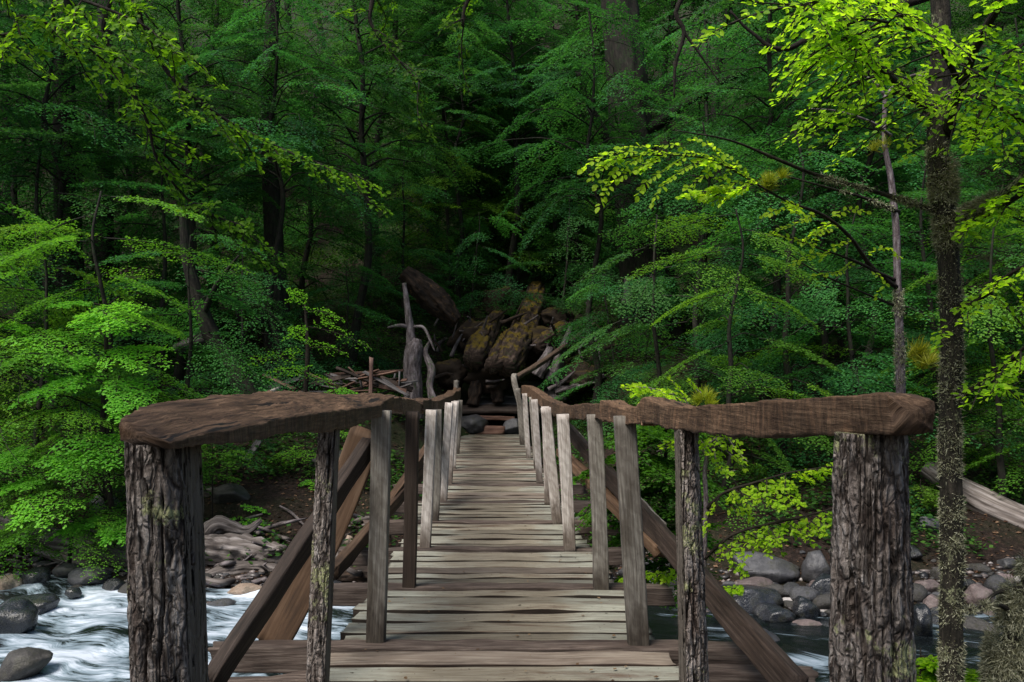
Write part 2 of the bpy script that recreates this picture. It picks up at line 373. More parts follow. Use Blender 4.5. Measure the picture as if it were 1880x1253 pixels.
# ------------------------------------------------------------ terrain
WZ = -1.2
def shore(x):                                     # distance at which the far bank leaves the water
    return 10.3+.35*np.sin(x*.9+1)+.5*noise(x*.35, 4.2)+-.9*smooth01(1., 3, x)+.10*np.clip(-x-4, 0, 20)
def ground_z(x, y, rough=True):
    x = np.asarray(x, float); y = np.asarray(y, float)
    d = y-shore(x)
    left = smooth01(2.0, -2.5, x)
    sl = .24+.1*left
    z = WZ-.1+np.where(d > 0, 0, d*.18)
    z = z+np.where(d > 0, .32*(1-np.exp(-np.clip(d, 0, 99)*1.2)), 0)
    z = z+smooth01(.6, 2.5, d)*np.clip(d-.8, 0, 11)*sl*.85
    z = z+np.clip(d-11, 0, 20)*.42+np.clip(d-22, 0, 200)*.52*smooth01(20, 34, d)
    # gully under the far end of the bridge
    z = z-(1.7*np.exp(-((x+.2)/2.0)**2)*smooth01(1.5, 6, d)*smooth01(16.5, 12, d))
    z = np.maximum(z, WZ-.75)
    # near bank
    nb = smooth01(3.1, 1.2, y-np.clip(x-1.2, 0, 3)*1.1-np.clip(-x-1.8, 0, 3)*.4)
    z = z*(1-nb)+nb*(-.28+.02*np.clip(-y, 0, 50))
    side = np.clip(np.abs(x)-16, 0, 200)
    z = z+side*.12*smooth01(8, 14, y)
    if rough:
        z = z+.07*fbm(x*.8, y*.8)+.25*fbm(x*.16+9, y*.16, 2.)*smooth01(14, 22, y)+1.2*fbm(x*.05+3, y*.05, 5.)*smooth01(26, 40, y)
    return z
def gz(x, y): return float(ground_z(np.array([x]), np.array([y]))[0])
def spaced(lo, hi, fine, mid0, mid1, grow=1.12):
    a = list(np.arange(mid0, mid1+fine, fine)); s = fine
    while a[-1] < hi: s *= grow; a.append(a[-1]+s)
    s = fine
    while a[0] > lo: s *= grow; a.insert(0, a[0]-s)
    return np.array(a)
xs = spaced(-150, 150, .12, -9, 10); ys = spaced(-60, 170, .12, 0, 26)
X, Y = np.meshgrid(xs, ys)
Z = ground_z(X, Y)
tag(build('ground', np.stack([X, Y, Z], -1).reshape(-1, 3), grid_faces(len(ys), len(xs), False), M['ground'], smooth=True), kind='structure')

# water: current runs from the upper left to the lower right
def wave_z(x, y):
    u = x*.93-y*.37; v = x*.37+y*.93
    t = turb(x, y)
    return WZ+(.03+.08*t)*noise(u*.9, v*1.6, 1.)+.02*t*noise(u*1.8, v*4, 5.)+.10*t*np.clip(noise(u*.5+3, v*.9), 0, 1)
def turb(x, y):
    t = .95*smooth01(-.2, -2.4, x)*smooth01(13, 10.2, y)
    t = np.maximum(t, .8*np.exp(-((x-.6)/.7)**2-((y-8.1)/1.)**2))
    t = np.maximum(t, .88*np.exp(-((x-2.2)/1.8)**2-((y-7.7)/.5)**2)); t = np.maximum(t, .5*smooth01(1., 2., x))
    t = np.maximum(t, .98*np.exp(-((x-2.35)/.4)**2-((y-9.35)/.3)**2))
    t = np.maximum(t, .55*smooth01(.8, -.8, x))
    return t*(.86+.3*noise(x*.6, y*.9, 8.))
xs = spaced(-60, 60, .07, -7.5, 7); ys = np.arange(.5, 14, .06)
X, Y = np.meshgrid(xs, ys)
fl = np.stack([X*.93-Y*.37, X*.37+Y*.93, X*0], -1)
tag(build('river_water', np.stack([X, Y, wave_z(X, Y)], -1).reshape(-1, 3), grid_faces(len(ys), len(xs), False), M['water'], smooth=True,
          attrs={'turb': turb(X, Y).ravel(), 'flow': fl.reshape(-1, 3)}), kind='structure')

# ------------------------------------------------------------ the footbridge
BX = lambda d: .063-.0294*d                       # centre line of the deck
bridge = thing('footbridge', 'weathered timber footbridge with plank deck and rough hewn handrails crossing the stream', 'footbridge', (BX(0), 0, 0))
posts_y = [1.6, 3.0, 4.24, 5.4, 6.65, 7.9, 9.25, 10.8, 12.6, 14.6, 17.0]
# deck planks and crossbeams
def board(name, y, wd, x0, x1, th, z, mat, skew=0., rough=.0022, rag=.002, end=.0, roll=0., corner=.16):
    xc0, xc1 = BX(y)+x0, BX(y)+x1
    n = 7; st = []
    for i in range(n):
        f = i/(n-1); x = xc0+(xc1-xc0)*f
        st.append((x, y+skew*(f-.5)+rag*rng.normal(), z+.004*rng.normal(), wd*(1+.02*rng.normal()), th, roll+.006*rng.normal()))
    return hewn(name, st, mat, bridge, nc=24, step=.04, rough=rough, corner=corner, end_rag=end)
y = 1.2; k = 0
cb = [2.98]+[4.2, 5.42, 6.62, 7.88, 9.2, 10.7, 12.5, 14.5, 16.9, 19.2]
yy = 1.3
for ci, c in enumerate(cb+[20.9]):
    gap0 = yy; room = c-.08-yy
    n = max(1, int(round(room/(.175+.02*rng.random())))); pws = rng.uniform(.8, 1.2, n); pws *= room/pws.sum(); pos = np.cumsum(pws)-pws/2
    half = .80-.07*smooth01(4, 7, c)+.02*rng.normal()
    for i in range(n):
        yc = yy+pos[i]; pw = pws[i]; g = .020+.014*rng.random()
        far = c > 10.5
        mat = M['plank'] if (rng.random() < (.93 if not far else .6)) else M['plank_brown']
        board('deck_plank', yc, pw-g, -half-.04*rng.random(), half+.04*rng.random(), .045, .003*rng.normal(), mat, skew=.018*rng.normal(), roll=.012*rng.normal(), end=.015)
    if c < 20.5:
        xl, xr = -half-.1, half+.1
        if ci == 1: xl, xr = -1.36, 1.2
        elif ci == 2: xl, xr = -1.18, 1.05
        elif ci in (3, 4, 5, 6): xl, xr = -1.1-.1*rng.random(), 1.1+.15*rng.random()
        board('cross_beam', c, .125, xl, xr, .12, -.028, M['cross'], skew=.02*rng.normal(), rough=.01, rag=.008, end=.05)
    yy = c+.08
# second timber lashed outside on the right, and long logs below the deck
hewn('cross_beam', [(BX(4)+.84, 4.02, -.08, .12, .13), (BX(4)+1.42, 4.0, -.085, .11, .12)], M['cross'], bridge, rough=.01, end_rag=.04)
hewn('cross_beam', [(BX(4)-.7, 4.02, -.1, .12, .12), (BX(4)-1.16, 3.98, -.115, .09, .1)], M['cross'], bridge, rough=.02, end_rag=.12)
for s in (-1, 0, 1):
    hewn('stringer_log', [(BX(y)+s*.55, y, -.24, .22, .22) for y in (.3, 6, 12, 21)], M['brace_dark'], bridge, nc=14, step=.3, corner=.8, lump=.03, rough=.01)

# posts
def post(side, d, bpx, tpx, ty, by, wd, th, mat, name='railing_post', step=.05, bark=False):
    b = P(bpx, by, d); t_ = P(tpx, ty, d)
    b[2] -= .0 if bark else .02; t_[2] += .03
    mid = (b+t_)/2+rng.normal(size=3)*.004
    hewn(name, [(*b, wd, th), (*mid, wd*1.02, th), (*t_, wd, th)], mat, bridge, nc=20, step=step, rough=.003, corner=.14, tw=.05)
PL = [(4.24, 690, 701, 765, 1189, .072, .09, 'post_grey'), (5.4, 751, 758, 765, 1084, .072, .08, 'post_dark'), (6.65, 780, 792, 760, 1012, .078, .08, 'post_pale'),
      (7.9, 797, 803, 758, 963, .06, .08, 'post_grey'), (9.3, 813, 825, 745, 930, .105, .08, 'post_pale'), (10.8, 824, 835, 742, 895, .08, .08, 'post_pale'),
      (12.8, 831, 838, 740, 870, .07, .08, 'post_pale'), (15.2, 838, 845, 738, 838, .07, .09, 'post_grey')]
PR = [(4.2, 1173, 1146, 775, 1197, .085, .1, 'post_grey'), (5.35, 1104, 1091, 770, 1096, .078, .09, 'post_grey'), (6.6, 1046, 1033, 768, 1014, .085, .09, 'post_pale'),
      (7.85, 1024, 1002, 755, 963, .095, .09, 'post_pale'), (9.0, 1007, 1001, 752, 925, .075, .08, 'post_pale'), (10.9, 991, 981, 738, 888, .085, .08, 'post_pale'),
      (12.7, 986, 976, 733, 868, .07, .08, 'post_grey'), (14.3, 971, 963, 726, 848, .07, .08, 'post_pale'), (17.4, 959, 951, 716, 822, .09, .09, 'post_grey')]
for d, b, t_, ty, by, wd, th, m in PL: post(-1, d, b, t_, ty, by, wd, th, M[m])
for d, b, t_, ty, by, wd, th, m in PR: post(1, d, b, t_, ty, by, wd, th, M[m])
# leaning end post on the right
hewn('railing_post', [(*P(964, 832, 18.3), .13, .12), (*P(958, 760, 18.3), .13, .12), (*P(944, 700, 18.3), .15, .12), (*P(946, 690, 18.4), .1, .1)], M['post_grey'], bridge, rough=.006, corner=.3)
hewn('railing_post', [(*P(842, 800, 17.6), .1, .1), (*P(838, 735, 17.6), .12, .1), (*P(838, 700, 17.6), .12, .1)], M['post_grey'], bridge, rough=.012, corner=.6, end_rag=.03)

# round bark posts of the near end: D-shaped section, thick furrowed bark, sawn strip on one side
def bark_post(px0, px1, tx0, tx1, d, ztop, cut, cutside, fur, name='bark_post'):
    n = 330; m = 130
    zs = np.linspace(-.5, ztop, n); f = (zs-(-.5))/(ztop+.5)
    xb, xt = ((px0+px1)/2-HX)/F*d, ((tx0+tx1)/2-HX)/F*d
    rb, rt = (px1-px0)/2/F*d*.89, (tx1-tx0)/2/F*d*.89
    z_ref = EYE-(1253-HY)/F*d; g = np.clip((zs-z_ref)/(ztop-z_ref), -1, 1.2)
    cx = xb+(xt-xb)*g; r = rb+(rt-rb)*g
    th = np.linspace(0, 2*np.pi, m, endpoint=False)[None, :]; o = rng.random()*40; z = zs[:, None]
    wob = noise(np.cos(th)*1.2+o, np.sin(th)*1.2, z*2.6)*.5+.14*noise(np.cos(th)*3+o, np.sin(th)*3, z*8.)
    u = np.cos(th)*fur+wob*fur*.28+o; v = np.sin(th)*fur+wob*fur*.28
    n1 = noise(u, v, z*1.7); n1b = noise(u*1.9+9, v*1.9, z*3.4)
    ridge = 1-np.abs(n1)*2.2-.25*np.abs(n1b)                      # furrow where noise crosses zero
    furrow = smooth01(.62, .98, ridge)
    plate = noise(u*.8, v*.8, z*7+5*n1)                          # horizontal breaks of plates
    fine = noise(np.cos(th)*14+o, np.sin(th)*14, z*26)*.0016+noise(np.cos(th)*5, np.sin(th)*5+o, z*60)*.0018
    crack = smooth01(.72, 1., 1-np.abs(noise(u*1.3+4, v*1.3, z*8+3*n1))*2.4)*smooth01(-.1, .3, noise(u, v, z*5+9))
    dsp = .014-.034*furrow*(.55+.6*smooth01(-.3, .4, noise(u*.3, v*.3, z*1.1)))+.004*plate-.007*crack+fine+.0025*noise(u*2, v*2, z*14)
    R = r[:, None]+dsp*(r[0]/.07)**.6
    x = R*np.cos(th); yv = R*np.sin(th)*.9
    lim = cut*r[:, None]*cutside
    flat = (x*cutside > lim*cutside)
    x2 = np.where(flat, lim+.0015*noise(z*6+o, yv*60), x)
    V = np.stack([cx[:, None]+x2, d+yv, np.broadcast_to(z, x.shape)], -1).reshape(-1, 3)
    gc = np.stack(np.broadcast_arrays(x2+o, yv, z), -1).reshape(-1, 3)
    F4 = grid_faces(n, m, True); N = len(V)
    V = np.vstack([V, V[-m:].mean(0)]); gc = np.vstack([gc, gc[-1:]])
    f3 = np.stack([np.arange(m)+N-m, (np.arange(m)+1) % m+N-m, np.full(m, N)], -1)
    sawn = np.append(flat.ravel().astype(float), 0)
    dep = np.append((np.broadcast_to(furrow, x.shape)*(1-flat)).ravel(), 0)
    return build(name, V, [F4, f3], M['bark_post2'], bridge, {'gc': gc, 'sawn': sawn, 'fur': dep}, smooth=False)
def barkpost_mat():
    m = NT('bark and sawn wood'); g = m.attr('gc').outputs['Vector']; sw = m.attr('sawn').outputs['Fac']; fu = m.attr('fur').outputs['Fac']
    n1 = m.noise(m.scale(g, (1, 1, .3)), 40, 6, .7); n2 = m.noise(g, 90, 5, .7); n4 = m.noise(m.scale(g, (1, 1, .5)), 11, 4, .6)
    dg = m.add('VectorMath', operation='ADD', inp={0: m.scale(g, (1, 1, .19)), 1: m.scale(m.add('TexNoise', inp={'Vector': g, 'Scale': 14., 'Detail': 3.}).outputs['Color'], (.03, .03, .02))}).outputs[0]
    vo = m.add('TexVoronoi', feature='DISTANCE_TO_EDGE', inp={'Vector': dg, 'Scale': 34.}).outputs['Distance']
    vo2 = m.add('TexVoronoi', feature='DISTANCE_TO_EDGE', inp={'Vector': m.scale(dg, (1, 1, 1.8)), 'Scale': 75.}).outputs['Distance']
    pl = m.math('ADD', m.sstep(vo, .0, .16), m.math('MULTIPLY', m.sstep(vo2, .0, .2), .5))
    c = m.ramp(n1, [(.28, (.11, .085, .072)), (.5, (.29, .245, .22)), (.7, (.5, .45, .42))])
    c = m.mix(m.math('MULTIPLY', m.sstep(n4, .52, .68), .6), c, (.10, .062, .048, 1))
    c = m.mix(.55, c, m.mix(1., c, m.ramp(n2, [(.3, (.4, .38, .36)), (.65, (1.25, 1.25, 1.25))]), 'MULTIPLY'))
    c = m.mix(m.math('MULTIPLY', fu, .75), c, (.025, .012, .008, 1))             # furrows blended towards a dark reddish brown
    c = m.mix(m.math('MULTIPLY', m.sstep(vo, .10, .0), .85), c, (.022, .013, .010, 1)); c = m.mix(m.math('MULTIPLY', m.sstep(vo2, .08, .0), .5), c, (.03, .02, .016, 1))
    n3 = m.noise(g, 7, 5, .75)
    c = m.mix(m.math('MULTIPLY', m.sstep(n3, .55, .61), m.sstep(n2, .40, .52)), c, (.34, .35, .18, 1))
    gr = m.noise(m.scale(g, (1, 1, .04)), 70, 4, .6)
    c2 = m.ramp(gr, [(.3, (.07, .055, .045)), (.7, (.2, .17, .14))])
    c = m.mix(sw, c, c2)
    h = m.math('MULTIPLY', m.math('ADD', m.math('ADD', n1, m.math('MULTIPLY', n2, .8)), m.math('MULTIPLY', pl, 1.2)), m.math('MULTIPLY_ADD', sw, -.75, 1.))
    return m.finish(c, .85, m.bump(h, .9, .009), .25)
M['bark_post2'] = barkpost_mat()
bark_post(250, 386, 240, 370, 1.62, 1.195, .80, 1, 5.5)
bark_post(1532, 1668, 1544, 1652, 1.60, 1.205, 5., 1, 4.6)
bark_post(564, 613, 588, 632, 3.0, 1.14, .55, 1, 4.0)
bark_post(1225, 1297, 1222, 1276, 3.0, 1.135, .25, -1, 4.0)

# handrails: lofted from an outline of four corners (inner/outer top, bottoms) at each station
def rail(side, st, seed, endlabel=None):
    """rows: d, z outer top, z inner top, z bottom inner, width, x of the inner face from the deck centre"""
    st = np.asarray(st, float)
    dd = [st[0, 0]]
    while dd[-1] < st[-1, 0]: dd.append(min(dd[-1]+.018*max(1., dd[-1]/2.5), st[-1, 0]))
    dd = np.array(dd)
    from_ = lambda c: np.interp(dd, st[:, 0], st[:, c])
    def smoothed(a):
        for _ in range(2): a = np.concatenate([[a[0]], (a[:-2]+2*a[1:-1]+a[2:])/4, [a[-1]]])
        return a
    zo, zi, zb, wd, xi = [smoothed(from_(c)) for c in range(1, 6)]
    jag = .0035 if seed in (1, 4) else .008; ph = seed*5.3
    zi = zi+jag*noise(dd*9+ph, 1.)+jag*.6*noise(dd*23+ph, 2.); zb = zb+jag*noise(dd*7+ph, 3.)*1.3+jag*.8*noise(dd*26+ph, 4.)-jag*smooth01(.2, .5, noise(dd*4+ph, 6.)); zo = zo+jag*noise(dd*8+ph, 5.); xi = xi+jag*noise(dd*10+ph, 7.)
    nn = len(dd); K = 14
    o = seed*11.3; t = np.linspace(0, 1, K)
    rows = []
    for i in range(nn):
        x0 = xi[i]*side; x1 = (xi[i]+wd[i])*side; zbo = zb[i]+.012+.1*(zo[i]-zi[i])
        path = [np.stack([x0+0*t, zb[i]+(zi[i]-zb[i])*t], -1)[:-1], np.stack([x0+(x1-x0)*t, zi[i]+(zo[i]-zi[i])*t], -1)[:-1],
                np.stack([x1+0*t, zo[i]+(zbo-zo[i])*t], -1)[:-1], np.stack([x1+(x0-x1)*t, zbo+(zb[i]-zbo)*t], -1)[:-1]]
        rows.append(np.vstack(path))
    R = np.array(rows); m = R.shape[1]
    c = R.mean(1, keepdims=True); out = R-c; out /= np.linalg.norm(out, axis=2)[..., None]
    D = dd[:, None]
    facetn = np.round(noise(D*3+o, 0)*3)/3
    disp = .010*noise(R[..., 0]*8+o, R[..., 1]*8, D*3.)+.006*noise(R[..., 0]*20+o, R[..., 1]*6, D*9)+.003*noise(R[..., 0]*70+o, R[..., 1]*20, D*45)+.009*facetn
    rc = (.006-.0)*0
    R = R+out*disp[..., None]
    # soften corners a little
    R = R*.94+.03*(np.roll(R, 1, 1)+np.roll(R, -1, 1))
    V = np.stack([BX(D)+R[..., 0], np.broadcast_to(D, R.shape[:2])+.0, R[..., 1]], -1)
    V[0, :, 1] += .02*noise(R[0, :, 0]*20, R[0, :, 1]*30, o)
    V = V.reshape(-1, 3); F4 = grid_faces(nn, m, True); N = len(V)
    gc = np.stack(np.broadcast_arrays(R[..., 0]+o, R[..., 1], D), -1).reshape(-1, 3)
    V = np.vstack([V, V[:m].mean(0), V[N-m:N].mean(0)]); gc = np.vstack([gc, gc[:1], gc[-1:]])
    j = np.arange(m)
    f3 = np.vstack([np.stack([(j+1) % m, j, np.full(m, N)], -1), np.stack([j+N-m, (j+1) % m+N-m, np.full(m, N+1)], -1)])
    return build('handrail', V, [F4, f3], M['rail'], bridge, {'gc': gc, 'tone': np.full(len(V), seed*.37 % 1)})
# columns:        d    zo     zi     zb    wd   xi
rail(-1, [(1.415, 1.238, 1.199, 1.186, .085, .575), (1.5, 1.248, 1.204, 1.186, .10, .568), (1.65, 1.256, 1.206, 1.183, .12, .56), (2.0, 1.266, 1.208, 1.172, .13, .56), (2.35, 1.270, 1.206, 1.160, .13, .56),
          (3.0, 1.262, 1.200, 1.134, .14, .56), (3.6, 1.245, 1.190, 1.134, .13, .56), (4.15, 1.236, 1.184, 1.137, .12, .57), (4.6, 1.244, 1.212, 1.145, .12, .57), (4.9, 1.225, 1.205, 1.148, .10, .58)], 1)
rail(-1, [(4.7, 1.222, 1.205, 1.14, .09, .575), (5.1, 1.214, 1.205, 1.125, .11, .575), (5.6, 1.205, 1.19, 1.085, .12, .58), (6.2, 1.178, 1.165, 1.075, .11, .58), (6.9, 1.135, 1.125, 1.045, .11, .58), (7.3, 1.13, 1.12, 1.03, .10, .58)], 2)
rail(-1, [(7.0, 1.15, 1.14, 1.06, .13, .57), (7.8, 1.145, 1.135, 1.03, .14, .57), (8.6, 1.11, 1.10, 1.01, .12, .58), (9.7, 1.09, 1.08, .985, .13, .58), (11.5, 1.10, 1.085, .96, .14, .58), (14, 1.09, 1.07, .93, .14, .6), (15.5, 1.13, 1.12, .95, .15, .6), (17.2, 1.12, 1.10, .92, .15, .58), (17.7, 1.2, 1.18, 1.0, .12, .58)], 3)
rail(1, [(1.46, 1.266, 1.278, 1.206, .075, .61), (1.5, 1.27, 1.281, 1.204, .09, .61), (1.6, 1.268, 1.276, 1.199, .11, .60), (1.8, 1.255, 1.262, 1.186, .14, .585), (2.15, 1.24, 1.248, 1.163, .14, .59), (2.75, 1.213, 1.221, 1.137, .14, .59),
         (3.3, 1.20, 1.205, 1.13, .13, .60), (3.55, 1.215, 1.222, 1.125, .13, .6), (3.68, 1.228, 1.235, 1.12, .13, .6), (3.75, 1.20, 1.205, 1.115, .12, .6)], 4)
rail(1, [(3.72, 1.205, 1.21, 1.112, .12, .60), (4.0, 1.175, 1.182, 1.10, .12, .6), (4.25, 1.16, 1.165, 1.087, .12, .6), (4.6, 1.165, 1.17, 1.078, .12, .6), (4.95, 1.185, 1.19, 1.07, .12, .6), (5.1, 1.178, 1.182, 1.08, .12, .6)], 5)
rail(1, [(5.05, 1.165, 1.175, 1.07, .12, .60), (5.6, 1.14, 1.15, 1.075, .12, .6), (5.9, 1.142, 1.15, 1.04, .12, .6), (6.7, 1.10, 1.11, 1.01, .13, .6), (7.7, 1.075, 1.085, .965, .13, .6), (9, 1.075, 1.085, .965, .13, .6), (10.2, 1.09, 1.10, .985, .14, .6)], 6)
rail(1, [(9.9, 1.08, 1.09, .96, .13, .60), (11, 1.12, 1.13, 1.0, .13, .6), (12, 1.15, 1.16, 1.02, .13, .6), (13.5, 1.19, 1.20, 1.04, .14, .6), (15.2, 1.22, 1.23, 1.06, .14, .6), (16.5, 1.2, 1.21, 1.05, .14, .6)], 7)
# long pole rising from the far right corner post, up the bank
hewn('handrail', [(*P(946, 695, 18.4), .14, .1), (*P(1010, 655, 20.5), .14, .1), (*P(1100, 588, 24), .13, .1)], M['post_dark'], bridge, rough=.008, corner=.5)
# diagonal braces
def brace(a, b, wd, th, mat, roll=0., mid=None, rough=.006):
    pts = [(*a, wd, th, roll)]+([(*mid, wd*1.1, th, roll)] if mid is not None else [])+[(*b, wd, th, roll)]
    hewn('diagonal_brace', pts, mat, bridge, rough=rough, corner=.16, end_rag=.02, lump=.004)
brace(P(676, 792, 4.4), P(500, 1182, 4.28), .035, .17, M['brace'], 0.0, P(598, 985, 4.35))
brace(P(676, 820, 4.3), P(386, 1258, 3.25), .06, .10, M['brace_dark'], .2)
brace(P(806, 795, 9.4), P(700, 948, 7.2), .07, .1, M['brace'], 0)
brace(P(800, 835, 9.2), P(612, 1052, 5.9), .07, .1, M['brace'], 0)
brace(P(1040, 786, 9.0), P(1462, 1268, 3.3), .06, .12, M['brace_dark'], .3)
brace(P(1030, 830, 8.6), P(1215, 1012, 5.2), .1, .07, M['brace'], 0)
brace(P(1048, 792, 9.2), P(1215, 975, 5.9), .05, .12, M['post_grey'], 0)

# ------------------------------------------------------------ leaves
def leaves(acc, p, d, n, s, tint, fine):
    """p base, d direction, n normal, s length -> leaf faces"""
    n = n-(n*d).sum(1)[:, None]*d; n /= np.linalg.norm(n, axis=1)[:, None]+1e-9
    t = np.cross(n, d); s = s[:, None]; N = len(p)
    if fine:
        prof = [(0, 0, 0), (.3, .33, .07), (.72, .30, .08), (1.0, 0, -.06), (.72, -.30, .08), (.3, -.33, .07)]
        V = np.stack([p+s*(a*d+b*t+c*n) for a, b, c in prof], 1).reshape(-1, 3)
        i = np.arange(N)[:, None]*6
        F4 = np.concatenate([i+np.array([[0, 1, 2, 3]]), i+np.array([[0, 3, 4, 5]])], 0)
        acc.add(V, F4, tint=np.repeat(tint, 6))
    else:
        prof = [(0, 0, 0), (.45, .38, .05), (1., 0, 0), (.45, -.38, .05)]
        V = np.stack([p+s*(a*d+b*t+c*n) for a, b, c in prof], 1).reshape(-1, 3)
        acc.add(V, np.arange(N*4).reshape(-1, 4), tint=np.repeat(tint, 4))

def make_bough(L, leaf, r, dens=1., droop=.25, wide=.55, ks=2.6, kt=1.35, nv=.3):
    """flat layered beech spray along +x in the xy plane; returns leaf arrays and twig polylines"""
    ps, ds, tw = [], [], []
    def z_at(x, y): return -droop*(x*x)/L-.45*droop*np.abs(y)**1.4/max(L*wide, .1)
    axis = []
    wob = r.normal()*.22
    for t in np.linspace(0, 1, 9): axis.append((L*t, wob*L*np.sin(t*2.5), 0.0))
    axis = np.array(axis); tw.append((axis, .006*L+.002))
    nsub = int(L/(leaf*ks)); side = 1
    for i in range(nsub):
        t = .12+.86*i/nsub; side = -side
        x0 = L*t; y0 = wob*L*np.sin(t*2.5)
        l = L*wide*(np.sin(np.pi*min(1, t*.75+.22))**.8)*(1.05-.55*t)*(.35+.85*r.random())
        an = side*(RAD(58)-RAD(22)*t+r.normal()*.13)
        dx, dy = np.cos(an), np.sin(an); bend = -side*.25*r.random()
        m = max(2, int(l/(leaf*kt))); ss = -1
        pts = []
        for j in range(m+1):
            u = l*j/m; a2 = an+bend*j/m
            px_, py_ = x0+dx*u, y0+dy*u+bend*u*u/l*.15 if l > 0 else y0
            pts.append((px_, py_, 0)); ss = -ss
            # twiglet
            q = l*.34*(1-.75*abs(j/m-.25))*(.5+.8*r.random()) if l > leaf*3 else leaf*.9
            a3 = a2+ss*RAD(48+r.normal()*9)
            kk = max(1, int(q/(leaf*.62)*dens))
            for e in range(kk):
                uu = q*(e+.3)/kk; sg = 1 if e % 2 else -1
                ps.append((px_+np.cos(a3)*uu, py_+np.sin(a3)*uu)); ds.append(a3+sg*RAD(42)+r.normal()*.25)
            ps.append((px_+np.cos(a3)*q, py_+np.sin(a3)*q)); ds.append(a3+r.normal()*.2)
            if r.random() < .6: ps.append((px_, py_)); ds.append(a2-ss*RAD(45)+r.normal()*.2)
        tw.append((np.array(pts), .0022*L+.001))
    ps = np.array(ps); ds = np.array(ds)
    z = z_at(ps[:, 0], ps[:, 1])+r.normal(size=len(ps))*leaf*.35
    p = np.column_stack([ps, z]); d = np.column_stack([np.cos(ds), np.sin(ds), -.18+r.normal(size=len(ds))*.28])
    d /= np.linalg.norm(d, axis=1)[:, None]
    n = np.column_stack([r.normal(size=(len(ds), 2))*nv, np.ones(len(ds))])
    s = leaf*(.75+.5*r.random(len(ds)))
    T = []
    for a, rad in tw:
        a = a.copy(); a[:, 2] = z_at(a[:, 0], a[:, 1])-.004; T.append((a, rad))
    return dict(p=p, d=d, n=n, s=s, tw=T, L=L)

def rotm(yaw, pitch, roll):
    cy, sy, cp, sp, cr, sr = np.cos(yaw), np.sin(yaw), np.cos(pitch), np.sin(pitch), np.cos(roll), np.sin(roll)
    Rz = np.array([[cy, -sy, 0], [sy, cy, 0], [0, 0, 1]]); Ry = np.array([[cp, 0, -sp], [0, 1, 0], [sp, 0, cp]]); Rx = np.array([[1, 0, 0], [0, cr, -sr], [0, sr, cr]])
    return Rz@Ry@Rx
def put_bough(lf, tg, B, pos, yaw, pitch, roll, sc, tint, fine, twigs=1, leafsc=None):
    R = rotm(yaw, pitch, roll); leafsc = leafsc or 1.
    p = (B['p']*sc)@R.T+pos; d = B['d']@R.T; n = B['n']@R.T
    leaves(lf, p, d, n, B['s']*leafsc, np.clip(tint+rng.normal(size=len(p))*.16, 0, 1), fine)
    if tg is not None and twigs:
        for a, rad in (B['tw'] if twigs > 1 else B['tw'][:1]):
            q = (a*sc)@R.T+pos; k = len(q)
            tube(tg, np.column_stack([q, np.linspace(rad, rad*.35, k)]), step=9, sides=4, amp=0, cap=False)
    return (np.array([B['L']*sc, 0, 0])@R.T)+pos

rb = np.random.default_rng(21)
B_far = [make_bough(1.75, .058, rb, 1.1, droop=.34+.1*rb.normal(), wide=.5+.25*rb.random(), ks=2.6, kt=1.3, nv=.34) for _ in range(7)]
B_mid = [make_bough(1.5, .042, rb, 1.1, droop=.30+.08*rb.normal(), wide=.5+.22*rb.random(), ks=2.6, kt=1.35, nv=.34) for _ in range(7)]
B_fine = [make_bough(.85, .034, rb, .6, droop=.20, wide=.5, ks=4.4, kt=2.0, nv=.5) for _ in range(5)]
B_pad = [make_bough(1.0, .038, rb, .8, droop=.28, wide=.5, ks=3.1, kt=1.55, nv=.42) for _ in range(5)]
B_strand = [make_bough(.42, .027, rb, .55, droop=.22, wide=.34, ks=2.7, kt=1.15, nv=.5) for _ in range(5)]

def bark_disp(th, L, r, o):
    return .12*noise(np.cos(th)*4+o, np.sin(th)*4, L*1.2)+.07*noise(np.cos(th)*9+o, np.sin(th)*9, L*3)

